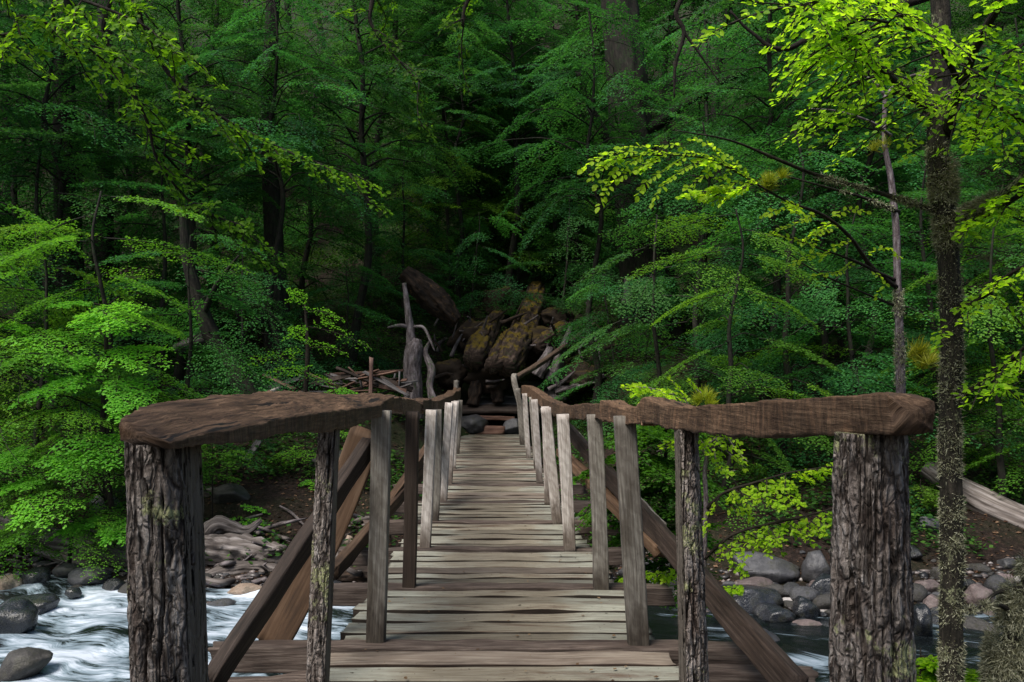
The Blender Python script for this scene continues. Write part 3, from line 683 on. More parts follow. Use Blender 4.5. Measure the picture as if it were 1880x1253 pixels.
def tree_mesh(seed, H, crown0, R, nb, bset, tr, lean=(0, 0), fine=False, pitch0=-.12, tilt=0., twigs=1, droopface=0.):
    """returns Acc trunk, Acc crown in local coordinates"""
    r = np.random.default_rng(seed); tk, cr = Acc(), Acc()
    hs = np.linspace(-.3, H, 9)
    wob = r.normal(size=(9, 2))*H*.012; wob[0] = 0
    ax = np.column_stack([lean[0]*hs/H+np.cumsum(wob[:, 0]), lean[1]*hs/H+np.cumsum(wob[:, 1]), hs])
    rad = tr*(1-.8*np.clip(hs/H, 0, 1))+tr*.45*np.exp(-np.clip(hs, 0, 99)/(tr*2.5))
    tube(tk, np.column_stack([ax, rad]), step=max(.12, tr*.5), sides=16 if tr > .1 else 7, disp=bark_disp)
    yaw = r.random()*6.28
    for i in range(nb):
        f = (i+.5)/nb; h = crown0+(H-crown0)*f+r.normal()*.1
        yaw += 2.399+r.normal()*.3
        prof = R*(1-f**2.2*.85)*(.55+.6*r.random())
        c = np.array([np.interp(h, hs, ax[:, 0]), np.interp(h, hs, ax[:, 1]), min(h, H)])
        B = bset[r.integers(len(bset))]; Lb = B['L']
        # limb with boughs spaced along it
        dirv = np.array([np.cos(yaw), np.sin(yaw), .15+.25*r.random()-.2*f]); 
        end = c+dirv*max(prof-Lb*.6, .15)
        midp = (c+end)/2+np.array([0, 0, .08*prof])
        lr = max(.008, tr*.28*(1-.6*f))
        tube(tk, np.array([[*c, lr], [*midp, lr*.7], [*end, lr*.35]]), step=.3, sides=6)
        steps = max(1, int(round(prof/Lb*1.5)))
        tint = np.clip(.35+.3*f+r.normal()*.16, 0, 1)
        for k in range(steps):
            q = end if k == 0 else c+(end-c)*(1-k/steps)+np.array([0, 0, .03])
            y2 = yaw+(0 if k == 0 else (1 if k % 2 else -1)*(.75+.3*r.random()))
            sc = (.75+.4*r.random())*(1 if k == 0 else .8)
            put_bough(cr, tk, B, q, y2+r.normal()*.1, pitch0+r.normal()*.14, r.normal()*.2+tilt, sc, tint+r.normal()*.06, fine, twigs)
    return tk, cr

def mesh_pair(tk, cr, mt, mc):
    """mesh data shared between the copies of one tree"""
    a = tk.build('trunk', mt, smooth=True); b = cr.build('crown', mc)
    da, db = a.data, b.data
    bpy.data.objects.remove(a); bpy.data.objects.remove(b)
    return da, db
def place_tree(name, pair, x, y, rz, sc, label, cat='tree', group=None, z=None):
    t = thing(name, label, cat, (x, y, gz(x, y) if z is None else z), group)
    t.rotation_euler = (0, 0, rz); t.scale = (sc,)*3
    for nm, d in zip(('trunk', 'crown'), pair):
        o = bpy.data.objects.new(nm, d); COL.objects.link(o); o.parent = t
    return t

# ------------------------------------------------------------ hillside trees
kinds = []
for i in range(5):                                # tall hillside beeches, branches to the ground
    H = [9.5, 11, 8, 12, 7][i]
    tk, cr = tree_mesh(100+i, H, .7, [2.6, 3.0, 2.5, 3.1, 2.3][i], [50, 58, 42, 62, 38][i], B_far, [.11, .14, .09, .16, .08][i], pitch0=-.16)
    kinds.append(mesh_pair(tk, cr, M['bark'], M['leaf_back']))
for i in range(2):
    tk, cr = tree_mesh(150+i, [11, 13][i], 5.2, [3.0, 3.3][i], [40, 46][i], B_far, [.10, .13][i], pitch0=-.16)
    kinds.append(mesh_pair(tk, cr, M['bark'], M['leaf_back']))
small = []
for i in range(4):                                # bank saplings with finer leaves
    tk, cr = tree_mesh(200+i, [3.6, 4.4, 2.9, 5.2][i], .35, [1.5, 1.8, 1.3, 1.9][i], [15, 18, 13, 21][i], B_mid, [.045, .06, .04, .07][i], pitch0=-.14, twigs=1)
    small.append(mesh_pair(tk, cr, M['bark'], M['leaf_mid']))
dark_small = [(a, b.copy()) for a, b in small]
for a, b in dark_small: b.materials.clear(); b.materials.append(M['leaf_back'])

def at(px, d): return (px-HX)/F*d
# individually placed hillside trees: px, distance, kind, scale, label
tall = [
 (40, 22, 0, 1., 'dark green beech tree on the hillside at the left edge'), (215, 20.5, 2, 1.05, 'layered green beech behind the leaning dark trunk, left hillside'),
 (395, 23, 1, .95, 'tall green beech rising above the leaning bare trunk'), (560, 22.5, 4, 1.1, 'green beech standing behind the small bright sapling'),
 (690, 26, 3, 1., 'tall beech behind the jagged grey stump'), (800, 29, 0, 1.05, 'tall bluish green beech above the rotten hanging log'),
 (905, 33, 1, 1.0, 'beech tree straight above the mossy logs'), (1085, 20.5, 5, .9, 'high crowned beech whose leaves veil the upper part of the massive dark trunk'), (800, 27.5, 5, .95, 'high crowned beech over the rotten broken log'), (640, 20, 6, .85, 'high crowned beech above the board heap'),
 (320, 18, 6, .8, 'high crowned beech above the leaning bare trunk'), (90, 17, 5, .85, 'high crowned beech in front of the straight grey trunk'),
 (500, 17.5, 5, .8, 'high crowned beech in front of the dark knotty trunk'), (1600, 17, 5, .85, 'high crowned beech behind the upper stem of the slender pale sapling'), (1400, 18, 6, .8, 'high crowned beech behind the long lichen branch'),
 (930, 26.5, 6, .85, 'high crowned beech centred over the gap behind the mossy logs'), (845, 25.5, 5, .8, 'high crowned beech rising straight behind the dark rotten log'), (985, 27.5, 6, .75, 'high crowned beech behind the tip of the thick mossy log'), (905, 36, 2, 1.3, 'leafy beech filling the view far up between the trunks'),
 (860, 29, 2, .75, 'low branched green beech right behind the dark rotten log'), (975, 32.5, 4, .8, 'low branched beech closing the view above the thick mossy log'), (740, 24, 4, .7, 'low green beech behind the jagged stump top'),
 (1060, 27, 2, .75, 'low green beech between the mossy logs and the massive dark trunk'), (1020, 27.5, 5, .8, 'high crowned beech over the thick mossy log'), (880, 29.5, 6, .8, 'high crowned beech above the left mossy log'), 
 (1030, 31, 3, 1., 'beech left of the massive dark trunk, above the mossy logs'),
 (1290, 22, 2, 1.1, 'bushy beech just right of the massive dark trunk'), (1420, 24, 0, 1., 'green beech behind the yellow mistletoe branch'),
 (1545, 21, 4, 1.15, 'green beech behind the slender pale sapling'), (1700, 23, 1, .95, 'dark green beech behind the lichen covered trunk'), (1860, 21, 2, 1.05, 'green beech on the slope at the right edge'),
]
for px, d, k, sc, lb in tall:
    place_tree('beech_tree', kinds[k], at(px, d), d, rng.random()*6.28, sc, lb)
back = []
for d, st in ((30, 4.4), (36, 4.8), (43, 5.4), (52, 6.2)):
    x = -d*.8+rng.random()*3
    while x < d*.8:
        if not (d == 30 and -2.2 < x < 2): back.append((x+rng.normal()*.6, d+rng.normal()*1.2))
        x += st*(.8+.4*rng.random())
for px, d, k in ((-160, 19, 1), (-190, 25, 3), (-420, 21, 0), (-330, 15, 2), (-700, 24, 1), (2030, 19, 0), (2120, 24, 3), (2250, 16, 2), (2420, 22, 1)):
    back.append((at(px, d), d))
for x, y in back:
    k = int(rng.integers(7)); place_tree('beech_tree', kinds[k], x, y, rng.random()*6.28, 1.05+.35*rng.random(),
        'one of the crowded green beech trees high up the hillside', group='crowded beech trees high up the hillside')
# bank shrubs and young trees nearer the stream
bank = [
 (865, 24.5, 0, 1.0, 'd', 'small green beech just above the left mossy log'), (945, 27.5, 3, 1.1, 'm', 'small fresh green beech between the two mossy logs tops'), (1035, 25.0, 0, 1.15, 'd', 'small green beech right of the thick mossy log'), (820, 26, 1, 1.2, 'm', 'small fresh green beech behind the rotten broken log'), (1000, 30, 1, 1.5, 'm', 'fresh green beech closing the gap high above the thick mossy log'), (900, 31, 3, 1.5, 'm', 'fresh green beech closing the gap high above the left mossy log'),

 (-70, 12.2, 3, 1., 'm', 'leafy young beech at the left edge above the river bank'), (70, 12.6, 1, 1.0, 'm', 'young beech with broad bright layers left of the near bark post'),
 (215, 12.0, 3, .95, 'm', 'young beech with the brightest flat sprays, left bank'), (345, 13.4, 1, .9, 'd', 'bluish green young beech left of the leaning dark trunk'),
 (-20, 10.9, 2, .72, 'm', 'low leafy beech over the river stones at the left edge'), (130, 11.2, 0, .62, 'm', 'low beech hanging over the driftwood log at left'),
 (60, 16, 3, 1.2, 'd', 'dark young beech behind the bright ones, far left'), (300, 17, 1, 1.25, 'd', 'dark young beech up the slope from the left rail end'),
 (440, 16.5, 0, 1.0, 'd', 'small dark beech beside the leaning bare trunk'), (640, 19.5, 2, .9, 'd', 'low dark beech behind the board pile'),
 (1210, 14.5, 1, 1., 'd', 'dark leafy beech right behind the right braces'), (1330, 12.6, 3, .82, 'm', 'young beech above the dark wet boulder'),
 (1440, 14.5, 3, 1.05, 'd', 'dark young beech in the middle of the right bank'), (1570, 13.2, 1, .95, 'd', 'bushy beech behind the thick bark post at right'),
 (1700, 14, 3, 1., 'd', 'young beech behind the lichen covered trunk, at the foot of the slope'), (1830, 12.6, 1, .95, 'm', 'leafy young beech over the grey fallen log'),
 (1960, 13, 3, 1., 'm', 'young beech at the far right edge'), (1130, 19, 0, .9, 'd', 'low beech at the foot of the massive dark trunk'),
 (1290, 18, 3, 1.15, 'd', 'young beech beneath the massive dark trunk on its right'), (1500, 18.5, 3, 1.25, 'd', 'dark young beech halfway up the right slope'),
 (1760, 18, 3, 1.2, 'd', 'dark young beech halfway up the slope, far right'),
]
for px, d, k, sc, mm, lb in bank:
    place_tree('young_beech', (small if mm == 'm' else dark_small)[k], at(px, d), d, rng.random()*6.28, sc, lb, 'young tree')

BRIGHT = [((185, 560, 11.4), (100, 560, 11.), .9), ((190, 560, 11.4), (285, 560, 10.9), 1.), ((190, 575, 11.4), (190, 600, 10.7), .8), ((60, 600, 11.6), (0, 600, 11.2), .9), ((40, 605, 11.6), (135, 640, 11.), 1.),
          ((200, 640, 11.3), (300, 652, 10.9), 1.), ((190, 660, 11.3), (90, 660, 10.9), .7), ((200, 690, 11.2), (60, 700, 10.8), .6), ((220, 690, 11.2), (290, 740, 10.8), .7), ((150, 700, 11.3), (30, 735, 10.8), .5),
          ((90, 830, 11.), (160, 860, 10.6), .7), ((60, 820, 11.), (-20, 850, 10.6), .7), ((90, 880, 10.9), (20, 900, 10.5), .9), ((60, 900, 10.9), (150, 930, 10.4), 1.), ((200, 960, 11.), (90, 985, 10.7), .5), ((200, 955, 11.), (270, 970, 10.7), .5), ((110, 800, 11.1), (240, 830, 10.8), .6)]
# bare big trunks that show between the leaves
def big_trunk(name, pts, label, mat='bark', roots=0, sides=40, limbs=()):
    base = np.array(pts[0][:3]); t = thing(name, label, 'tree', tuple(base))
    a = Acc(); tube(a, np.array(pts), step=.12, sides=sides, disp=lambda th, L, r, o: .16*noise(np.cos(th)*3+o, np.sin(th)*3, L*.8)+.08*noise(np.cos(th)*8+o, np.sin(th)*8, L*2.5))
    a.build('trunk', M[mat], t, smooth=True)
    for l in limbs:
        b = Acc(); tube(b, np.array(l), step=.12, sides=10, amp=.15); b.build('branch', M[mat], t, smooth=True)
    return t
def R_(px, py, d, wpx): return (*P(px, py, d), wpx/2/F*d)
big_trunk('old_beech', [R_(1195, 700, 23, 150), R_(1190, 560, 23, 105), R_(1180, 440, 23, 88), R_(1165, 300, 23, 80), R_(1150, 150, 23, 72), R_(1130, -80, 23, 60)],
          'massive dark trunk of an old beech right of the mossy logs', limbs=[[R_(1170, 330, 23, 26), R_(1100, 230, 22.5, 18), R_(1060, 130, 22, 10)], [R_(1165, 260, 23, 24), R_(1290, 170, 22, 16), R_(1400, 120, 21.6, 8)]])
big_trunk('old_beech', [R_(128, 560, 19, 62), R_(125, 430, 19, 46), R_(120, 250, 19, 40), R_(112, -60, 19, 32)], 'straight grey trunk showing between the leaves at left')
big_trunk('old_beech', [R_(188, 540, 21, 40), R_(192, 400, 21, 30), R_(196, 200, 21, 26), R_(190, -60, 21, 22)], 'thin dark trunk just right of the straight grey trunk')
big_trunk('old_beech', [R_(510, 690, 19, 52), R_(508, 560, 19, 42), R_(500, 380, 19, 32), R_(492, 200, 19, 26), R_(505, -60, 19, 22)], 'dark knotty trunk behind the small bright sapling', limbs=[[R_(505, 560, 19, 18), R_(450, 600, 18, 14), R_(428, 520, 17.8, 8)]])
big_trunk('leaning_tree', [R_(470, 760, 15.5, 42), R_(438, 690, 15.5, 36), R_(402, 640, 15.5, 32), R_(375, 585, 15.4, 27), R_(345, 480, 15.3, 20), R_(335, 380, 15.2, 12)], 'leaning bare dark trunk behind the left handrail', limbs=[[R_(372, 580, 15.4, 14), R_(400, 520, 15, 9), R_(438, 470, 14.6, 4)]])
big_trunk('old_beech', [R_(1600, 620, 20, 42), R_(1604, 450, 20, 34), R_(1612, 250, 20, 28), R_(1608, -60, 20, 24)], 'dim brown trunk behind the slender pale sapling')

# small bright sapling behind the rail
def sapling(name, label, stem, sprays, leaf='leaf_mid', bset=B_mid, barkm='twig', cat='sapling', fine=True, lsc=1., base=None):
    b = np.array(stem[0][:3]); t = thing(name, label, cat, tuple(b))
    a, c = Acc(), Acc(); tube(a, np.array(stem), step=.06, sides=8, amp=.12)
    for s in sprays:
        pos, tip, tint = np.array(s[0]), np.array(s[1]), s[2]
        v = tip-pos; Ld = np.linalg.norm(v); B = bset[rng.integers(len(bset))]; sc = Ld/B['L']
        yaw = math.atan2(v[1], v[0]); roll = (s[3] if len(s) > 3 else 0)
        # pitch allows for the droop of the spray
        pit = math.asin(np.clip(v[2]/Ld, -1, 1))+.18
        put_bough(c, a, B, pos, yaw, pit, roll, sc, tint, fine, 2 if Ld/B['L'] > .3 else 1, lsc)
    a.build('trunk', M[barkm], t, smooth=True); c.build('crown', M[leaf], t)
    return t
def spray(p0, p1, tint, roll=0.): return (P(*p0), P(*p1), tint, roll)
sapling('bright_sapling', 'small bright yellow green sapling behind the left handrail in front of dark forest',
        [R_(560, 740, 15, 10), R_(565, 640, 15, 8), R_(560, 560, 15, 4)],
        [spray((570, 560, 15), (520, 530, 14.6), .9, .5), spray((560, 575, 15), (640, 585, 14.6), .95, -.5), spray((565, 600, 15), (690, 628, 14.4), 1., -.5), spray((565, 640, 15), (640, 640, 14.4), .9, -.5),
         spray((565, 620, 15), (520, 600, 14.4), .8, .5), spray((560, 660, 15), (455, 650, 14.2), .9, .4), spray((560, 690, 15), (480, 680, 14.2), .85, .4), spray((560, 700, 15), (640, 700, 14), .8, -.4)], leaf='leaf_bright', bset=B_pad)

sapling('layered_beech', 'young beech with the brightest flat sprays over the left bank', [R_(215, 1010, 11.5, 12), R_(190, 800, 11.5, 10), R_(195, 640, 11.5, 8), R_(190, 550, 11.5, 4)],
        [(P(*a), P(*b), t, .25*np.sign(b[0]-a[0])) for a, b, t in BRIGHT], leaf='leaf_bright', bset=B_mid, cat='young tree')
# ------------------------------------------------------------ near trees of the right bank
def leafy(cr, tg, pts, nside, Ls, tint, bset=B_strand, side_bias=0, fine=True, start=.1, pitch=-.3, tip=True, lsc=1., face=.55, tj=.12):
    """twiggy sprays alternate along a branch polyline"""
    q = resample(np.array(pts)[:, :3], .03); n = len(q); s = 1
    for i in range(nside):
        f = start+(1-start)*(i+.5)/nside; j = min(int(f*(n-1)), n-2); tdir = q[j+1]-q[j]
        yaw = math.atan2(tdir[1], tdir[0]); s = -s
        ss = s if not side_bias else side_bias
        B = bset[rng.integers(len(bset))]; L = Ls*(1.15-.6*f)*(.7+.5*rng.random())
        put_bough(cr, tg, B, q[j], yaw+ss*(.75+.25*rng.normal()), pitch+.16*rng.normal(), face*math.cos(yaw)+.2*rng.normal(), L/B['L'], np.clip(tint+tj*rng.normal(), 0, 1), fine, 2, lsc)
    if tip:
        tdir = q[-1]-q[-3]; B = bset[rng.integers(len(bset))]
        put_bough(cr, tg, B, q[-1], math.atan2(tdir[1], tdir[0]), math.asin(np.clip(tdir[2]/(np.linalg.norm(tdir)+1e-9), -1, 1)), face*np.sign(tdir[0]), Ls*.7/B['L'], tint, fine, 2, lsc)

def leafline(cr, tg, pts, tint, leaf=.031, step=.0125, tj=.1):
    q = resample(np.array(pts)[:, :3], .004); L = np.concatenate([[0], np.cumsum(np.linalg.norm(np.diff(q, axis=0), axis=1))])
    n = int(L[-1]/step); u = np.linspace(step, L[-1], n); p = np.stack([np.interp(u, L, q[:, k]) for k in range(3)], 1)
    t = np.gradient(p, axis=0); t /= np.linalg.norm(t, axis=1)[:, None]
    nrm = np.tile([0, -.5, .85], (n, 1))+rng.normal(size=(n, 3))*.4; b = np.cross(nrm, t); b /= np.linalg.norm(b, axis=1)[:, None]
    sg = np.where(np.arange(n) % 2, 1, -1)[:, None]; d = t*.6+b*sg*.85+rng.normal(size=(n, 3))*.18+np.array([0, 0, -.12]); d[-1] = t[-1]; d /= np.linalg.norm(d, axis=1)[:, None]
    leaves(cr, p, d, nrm, leaf*(.7+.45*rng.random(n)), np.clip(tint+tj*rng.normal(size=n), 0, 1), True)
    tube(tg, np.column_stack([q[::12], np.linspace(.0016, .0008, len(q[::12]))]), step=9, sides=4, amp=0, cap=False)

def near_tree(name, label, trunk_pts, branches, barkm='bark_moss', leafm='leaf_near', lichen=0, sides=24, cat='tree', lich_pts=None):
    b = np.array(trunk_pts[0][:3]); t = thing(name, label, cat, tuple(b))
    a, tg, c = Acc(), Acc(), Acc()
    tube(a, np.array(trunk_pts), step=.03, sides=sides, disp=lambda th, L, r, o: .10*noise(np.cos(th)*2+o, np.sin(th)*2, L*5)+.06*noise(np.cos(th)*6+o, np.sin(th)*6, L*20))
    trunk = a.build('trunk', M[barkm], t, smooth=True)
    for br in branches:
        e = Acc(); tube(e, np.array(br['pts']), step=.04, sides=9, amp=.18, nscale=12)
        for sb in br.get('subs', ()): tube(e, np.array(sb), step=.03, sides=6, amp=.15, nscale=12)
        for ln in br.get('lines', ()): leafline(c, e, *ln)
        for kw in br.get('leaf', ()):
            kw = dict(kw); pts = kw.pop('pts', br['pts']); leafy(c, e, pts, **kw)
        e.build('branch', M[br.get('mat', 'twig')], t, smooth=True)
    if c.v: c.build('crown', M[leafm], t)
    if lich_pts:
        l = Acc()
        for pts, cnt, ln, rad in lich_pts:
            cnt = int(cnt*2.2)
            q = resample(np.array(pts), .01)
            idx = rng.integers(0, len(q), cnt)
            clump = noise(q[idx, 2]*9+q[idx, 0]*9, q[idx, 1]*3, 4.)
            keep = rng.random(cnt) < smooth01(-.14, .25, clump); idx = idx[keep]; m_ = len(idx)
            an = rng.random(m_)*6.28; rr = q[idx, 3]
            dirv = np.column_stack([np.cos(an), np.sin(an), rng.normal(size=m_)*.5])
            pos = q[idx, :3]+dirv*rr[:, None]*.9
            for rep in range(2):
                d = dirv*.8+rng.normal(size=(m_, 3))*.7+np.array([0, 0, -.35]); d /= np.linalg.norm(d, axis=1)[:, None]
                n_ = rng.normal(size=(m_, 3)); n_ -= (n_*d).sum(1)[:, None]*d; n_ /= np.linalg.norm(n_, axis=1)[:, None]
                s_ = ln*(.4+rng.random(m_))[:, None]; wv = .0007
                V = np.stack([pos, pos+d*s_*.5+n_*wv*1.5+rng.normal(size=(m_, 3))*.002, pos+d*s_+rng.normal(size=(m_, 3))*.006, pos+d*s_*.5-n_*wv*1.5], 1).reshape(-1, 3)
                l.add(V, np.arange(m_*4).reshape(-1, 4), tint=np.repeat(rng.random(m_), 4))
        lo = l.build('lichen', M['lichen'], trunk); lo.location = (0, 0, 0)
    return t
D1 = 4.0
TR = [R_(1750, 1420, D1, 44), R_(1746, 1253, D1, 40), R_(1748, 1000, D1, 39), R_(1744, 800, D1, 38), R_(1748, 620, D1, 38), R_(1742, 480, D1, 37), R_(1735, 400, D1, 37), R_(1722, 300, D1, 36), R_(1724, 180, D1, 38), R_(1728, 60, D1, 34), R_(1722, -80, D1, 30), R_(1720, -400, D1, 22), R_(1700, -900, D1, 10)]
def dd(*rows): return [R_(*r) for r in rows]
near_tree('mossy_beech', 'lichen covered dark beech trunk at right with yellow green leaves overhead', TR, [
    dict(pts=dd((1722, 215, 4., 20), (1660, 165, 3.9, 15), (1600, 110, 3.7, 12), (1555, 50, 3.5, 9), (1525, 20, 3.4, 5)),
         leaf=[dict(nside=16, Ls=.55, tint=.55, pitch=-.3, start=.15), dict(nside=12, Ls=.5, tint=.75, pitch=-.5, start=.4)]),
    dict(pts=dd((1735, 250, 4., 26), (1762, 170, 3.8, 20), (1790, 90, 3.6, 17), (1840, 0, 3.4, 15), (1900, -110, 3.2, 10)),
         leaf=[dict(nside=10, Ls=.5, tint=.5, pitch=-.3, start=.2)]),
    dict(pts=dd((1760, 150, 3.8, 12), (1720, 80, 3.6, 8), (1660, 50, 3.4, 7), (1600, 35, 3.2, 5)), leaf=[dict(nside=14, Ls=.5, tint=.6, pitch=-.35, start=.1)]),
    dict(pts=dd((1768, 160, 3.8, 10), (1830, 110, 3.6, 8), (1900, 70, 3.4, 5)), leaf=[dict(nside=12, Ls=.5, tint=.6, pitch=-.4, start=.1)]),
    dict(pts=dd((1724, 60, 4., 14), (1640, 20, 3.6, 9), (1560, -10, 3.3, 7), (1470, 10, 3.1, 5)), leaf=[dict(nside=18, Ls=.5, tint=.7, pitch=-.4, start=.2)]),
    dict(pts=dd((1740, 160, 4., 10), (1820, 190, 3.7, 7), (1890, 230, 3.5, 5)), leaf=[dict(nside=12, Ls=.42, tint=.8, pitch=-.5, start=.2)]),
    dict(pts=dd((1748, 400, 4., 24), (1800, 380, 3.8, 18), (1850, 350, 3.6, 14), (1900, 300, 3.5, 10)), mat='bark_moss', leaf=[dict(nside=5, Ls=.3, tint=.7, pitch=-.3, start=.3)]),
    dict(pts=dd((1748, 400, 4., 16), (1810, 395, 3.8, 13), (1870, 360, 3.6, 10), (1930, 320, 3.5, 7)), mat='bark_moss', leaf=[dict(nside=5, Ls=.3, tint=.7, pitch=-.3, start=.3)]),
    dict(pts=dd((1755, 570, 4., 14), (1810, 540, 3.8, 10), (1860, 500, 3.6, 7), (1920, 470, 3.5, 5)), leaf=[dict(nside=8, Ls=.4, tint=.75, pitch=-.3, start=.3)]),
    dict(pts=dd((1762, 730, 4., 12), (1820, 690, 3.8, 9), (1890, 630, 3.6, 6)), leaf=[dict(nside=8, Ls=.4, tint=.7, pitch=-.3, start=.4)]),
    dict(pts=dd((1735, 395, 4., 9), (1680, 375, 4., 9), (1600, 350, 4., 8), (1500, 322, 4., 7), (1420, 290, 3.9, 6), (1340, 258, 3.8, 4), (1240, 240, 3.7, 2)), mat='bark_moss'),
    ],
    lich_pts=[(TR[1:9], 13000, .017, 1), ([R_(1735, 300, 4., 36), R_(1732, 380, 4., 40), R_(1740, 440, 4., 40)], 5000, .028, 1),
              (dd((1748, 400, 4., 24), (1800, 380, 3.8, 18), (1850, 350, 3.6, 14)), 4500, .026, 1),
              (dd((1735, 395, 4., 9), (1680, 375, 4., 9), (1600, 350, 4., 8), (1500, 322, 4., 7), (1420, 290, 3.9, 6)), 2000, .018, 1)])
# slender pale sapling with the brightest branch
D2 = 4.6
ST = [R_(1668, 1420, D2, 22), R_(1662, 1253, D2, 20), R_(1655, 1000, D2, 18), R_(1654, 800, D2, 17), R_(1652, 640, D2, 16), R_(1648, 520, D2, 13), R_(1645, 420, D2, 13), R_(1636, 330, D2, 11), R_(1624, 260, D2, 9), R_(1625, 175, D2, 8)]
near_tree('slender_sapling', 'slender pale forked sapling with bright leafy branch reaching left over the bridge', ST, [
    dict(pts=dd((1625, 178, D2, 7), (1610, 155, D2, 5), (1590, 140, D2, 3)), mat='twig_pale'),
    dict(pts=dd((1625, 178, D2, 7), (1650, 150, D2, 6), (1690, 135, D2, 4), (1730, 128, D2, 3)), mat='twig_pale', leaf=[dict(nside=5, Ls=.28, tint=.6, start=.3)]),
    dict(pts=dd((1648, 530, D2, 10), (1600, 490, 4.5, 8), (1560, 435, 4.4, 7), (1510, 395, 4.3, 6), (1450, 372, 4.2, 5), (1400, 345, 4.1, 4), (1350, 315, 4.0, 4), (1290, 290, 3.9, 3), (1200, 285, 3.8, 2), (1150, 290, 3.75, 2)),
         lines=[(dd(*r), .9) for r in [
            ((1385, 335, 4.05, 2), (1340, 305, 3.95, 2), (1290, 285, 3.9, 2), (1200, 282, 3.8, 2), (1140, 280, 3.72, 2), (1095, 292, 3.68, 2), (1070, 312, 3.65, 1)),
            ((1325, 298, 3.92, 2), (1290, 325, 3.88, 2), (1262, 345, 3.84, 1)), ((1300, 290, 3.9, 2), (1250, 315, 3.84, 2), (1215, 345, 3.8, 2), (1200, 372, 3.78, 1)),
            ((1262, 286, 3.87, 2), (1225, 310, 3.82, 2), (1185, 335, 3.78, 2), (1172, 360, 3.76, 1)), ((1225, 284, 3.83, 2), (1170, 310, 3.76, 2), (1125, 335, 3.7, 2), (1100, 380, 3.68, 1)),
            ((1185, 283, 3.8, 2), (1140, 310, 3.73, 2), (1095, 345, 3.69, 1)), ((1150, 282, 3.74, 2), (1115, 300, 3.7, 2), (1085, 328, 3.67, 1)),
            ((1330, 300, 3.93, 2), (1300, 265, 3.9, 2), (1270, 258, 3.88, 1)), ((1280, 286, 3.88, 2), (1245, 268, 3.86, 2), (1210, 268, 3.84, 1)), ((1215, 283, 3.82, 2), (1180, 270, 3.78, 2), (1140, 272, 3.76, 1)),
            ((1395, 340, 4.05, 2), (1350, 335, 4., 2), (1310, 350, 3.98, 2), (1292, 362, 3.97, 1)), ((1375, 330, 4., 2), (1350, 300, 3.98, 2), (1325, 280, 3.96, 1)), ((1345, 308, 3.96, 2), (1322, 330, 3.95, 2), (1305, 322, 3.94, 1)),
            ((1470, 380, 4.2, 2), (1430, 385, 4.15, 2), (1400, 398, 4.1, 1)), ((1520, 400, 4.3, 2), (1560, 385, 4.28, 2), (1590, 390, 4.26, 1)), ((1500, 392, 4.3, 2), (1460, 412, 4.25, 2), (1420, 425, 4.2, 1)),
            ((1540, 415, 4.3, 2), (1500, 432, 4.25, 2), (1490, 458, 4.2, 1)), ((1565, 440, 4.35, 2), (1530, 455, 4.3, 2), (1510, 475, 4.3, 1)), ((1590, 470, 4.4, 2), (1625, 455, 4.4, 2), (1650, 470, 4.4, 1))]],
         leaf=[dict(nside=5, Ls=.18, tint=.9, pitch=-.3, start=.25),
               dict(pts=dd((1400, 345, 4.1, 4), (1350, 345, 4.05, 3), (1300, 352, 4., 2)), nside=5, Ls=.16, tint=1., pitch=-.2, start=.3)]),
    dict(pts=dd((1644, 515, D2, 7), (1610, 500, 4.5, 6), (1570, 480, 4.4, 5), (1500, 455, 4.3, 3), (1430, 430, 4.25, 2)), lines=[(dd((1570, 480, 4.4, 2), (1540, 500, 4.35, 2), (1500, 505, 4.3, 1)), .8), (dd((1530, 465, 4.35, 2), (1490, 470, 4.3, 2), (1455, 485, 4.3, 1)), .8), (dd((1500, 455, 4.3, 2), (1450, 438, 4.25, 2), (1410, 430, 4.2, 1)), .85), (dd((1600, 497, 4.45, 2), (1625, 520, 4.4, 2), (1610, 545, 4.4, 1)), .7)]),
    dict(pts=dd((1640, 560, D2, 6), (1590, 540, 4.5, 4), (1500, 500, 4.4, 3), (1440, 460, 4.35, 2)), mat='bark_moss'),
    dict(pts=dd((1636, 250, D2, 7), (1600, 225, 4.5, 5), (1540, 205, 4.4, 3), (1490, 200, 4.3, 2)), mat='twig_pale'),
    dict(pts=dd((1650, 390, D2, 9), (1590, 365, 4.5, 6), (1520, 345, 4.4, 4), (1430, 320, 4.3, 3)), mat='bark_moss'),
    ], barkm='twig_pale', sides=12, lich_pts=[(ST[2:6], 2500, .016, 1), (dd((1650, 390, D2, 9), (1590, 365, 4.5, 6), (1520, 345, 4.4, 4)), 260, .015, 1)])
for o in [o for o in bpy.data.objects if o.name.startswith('twigs')]: pass

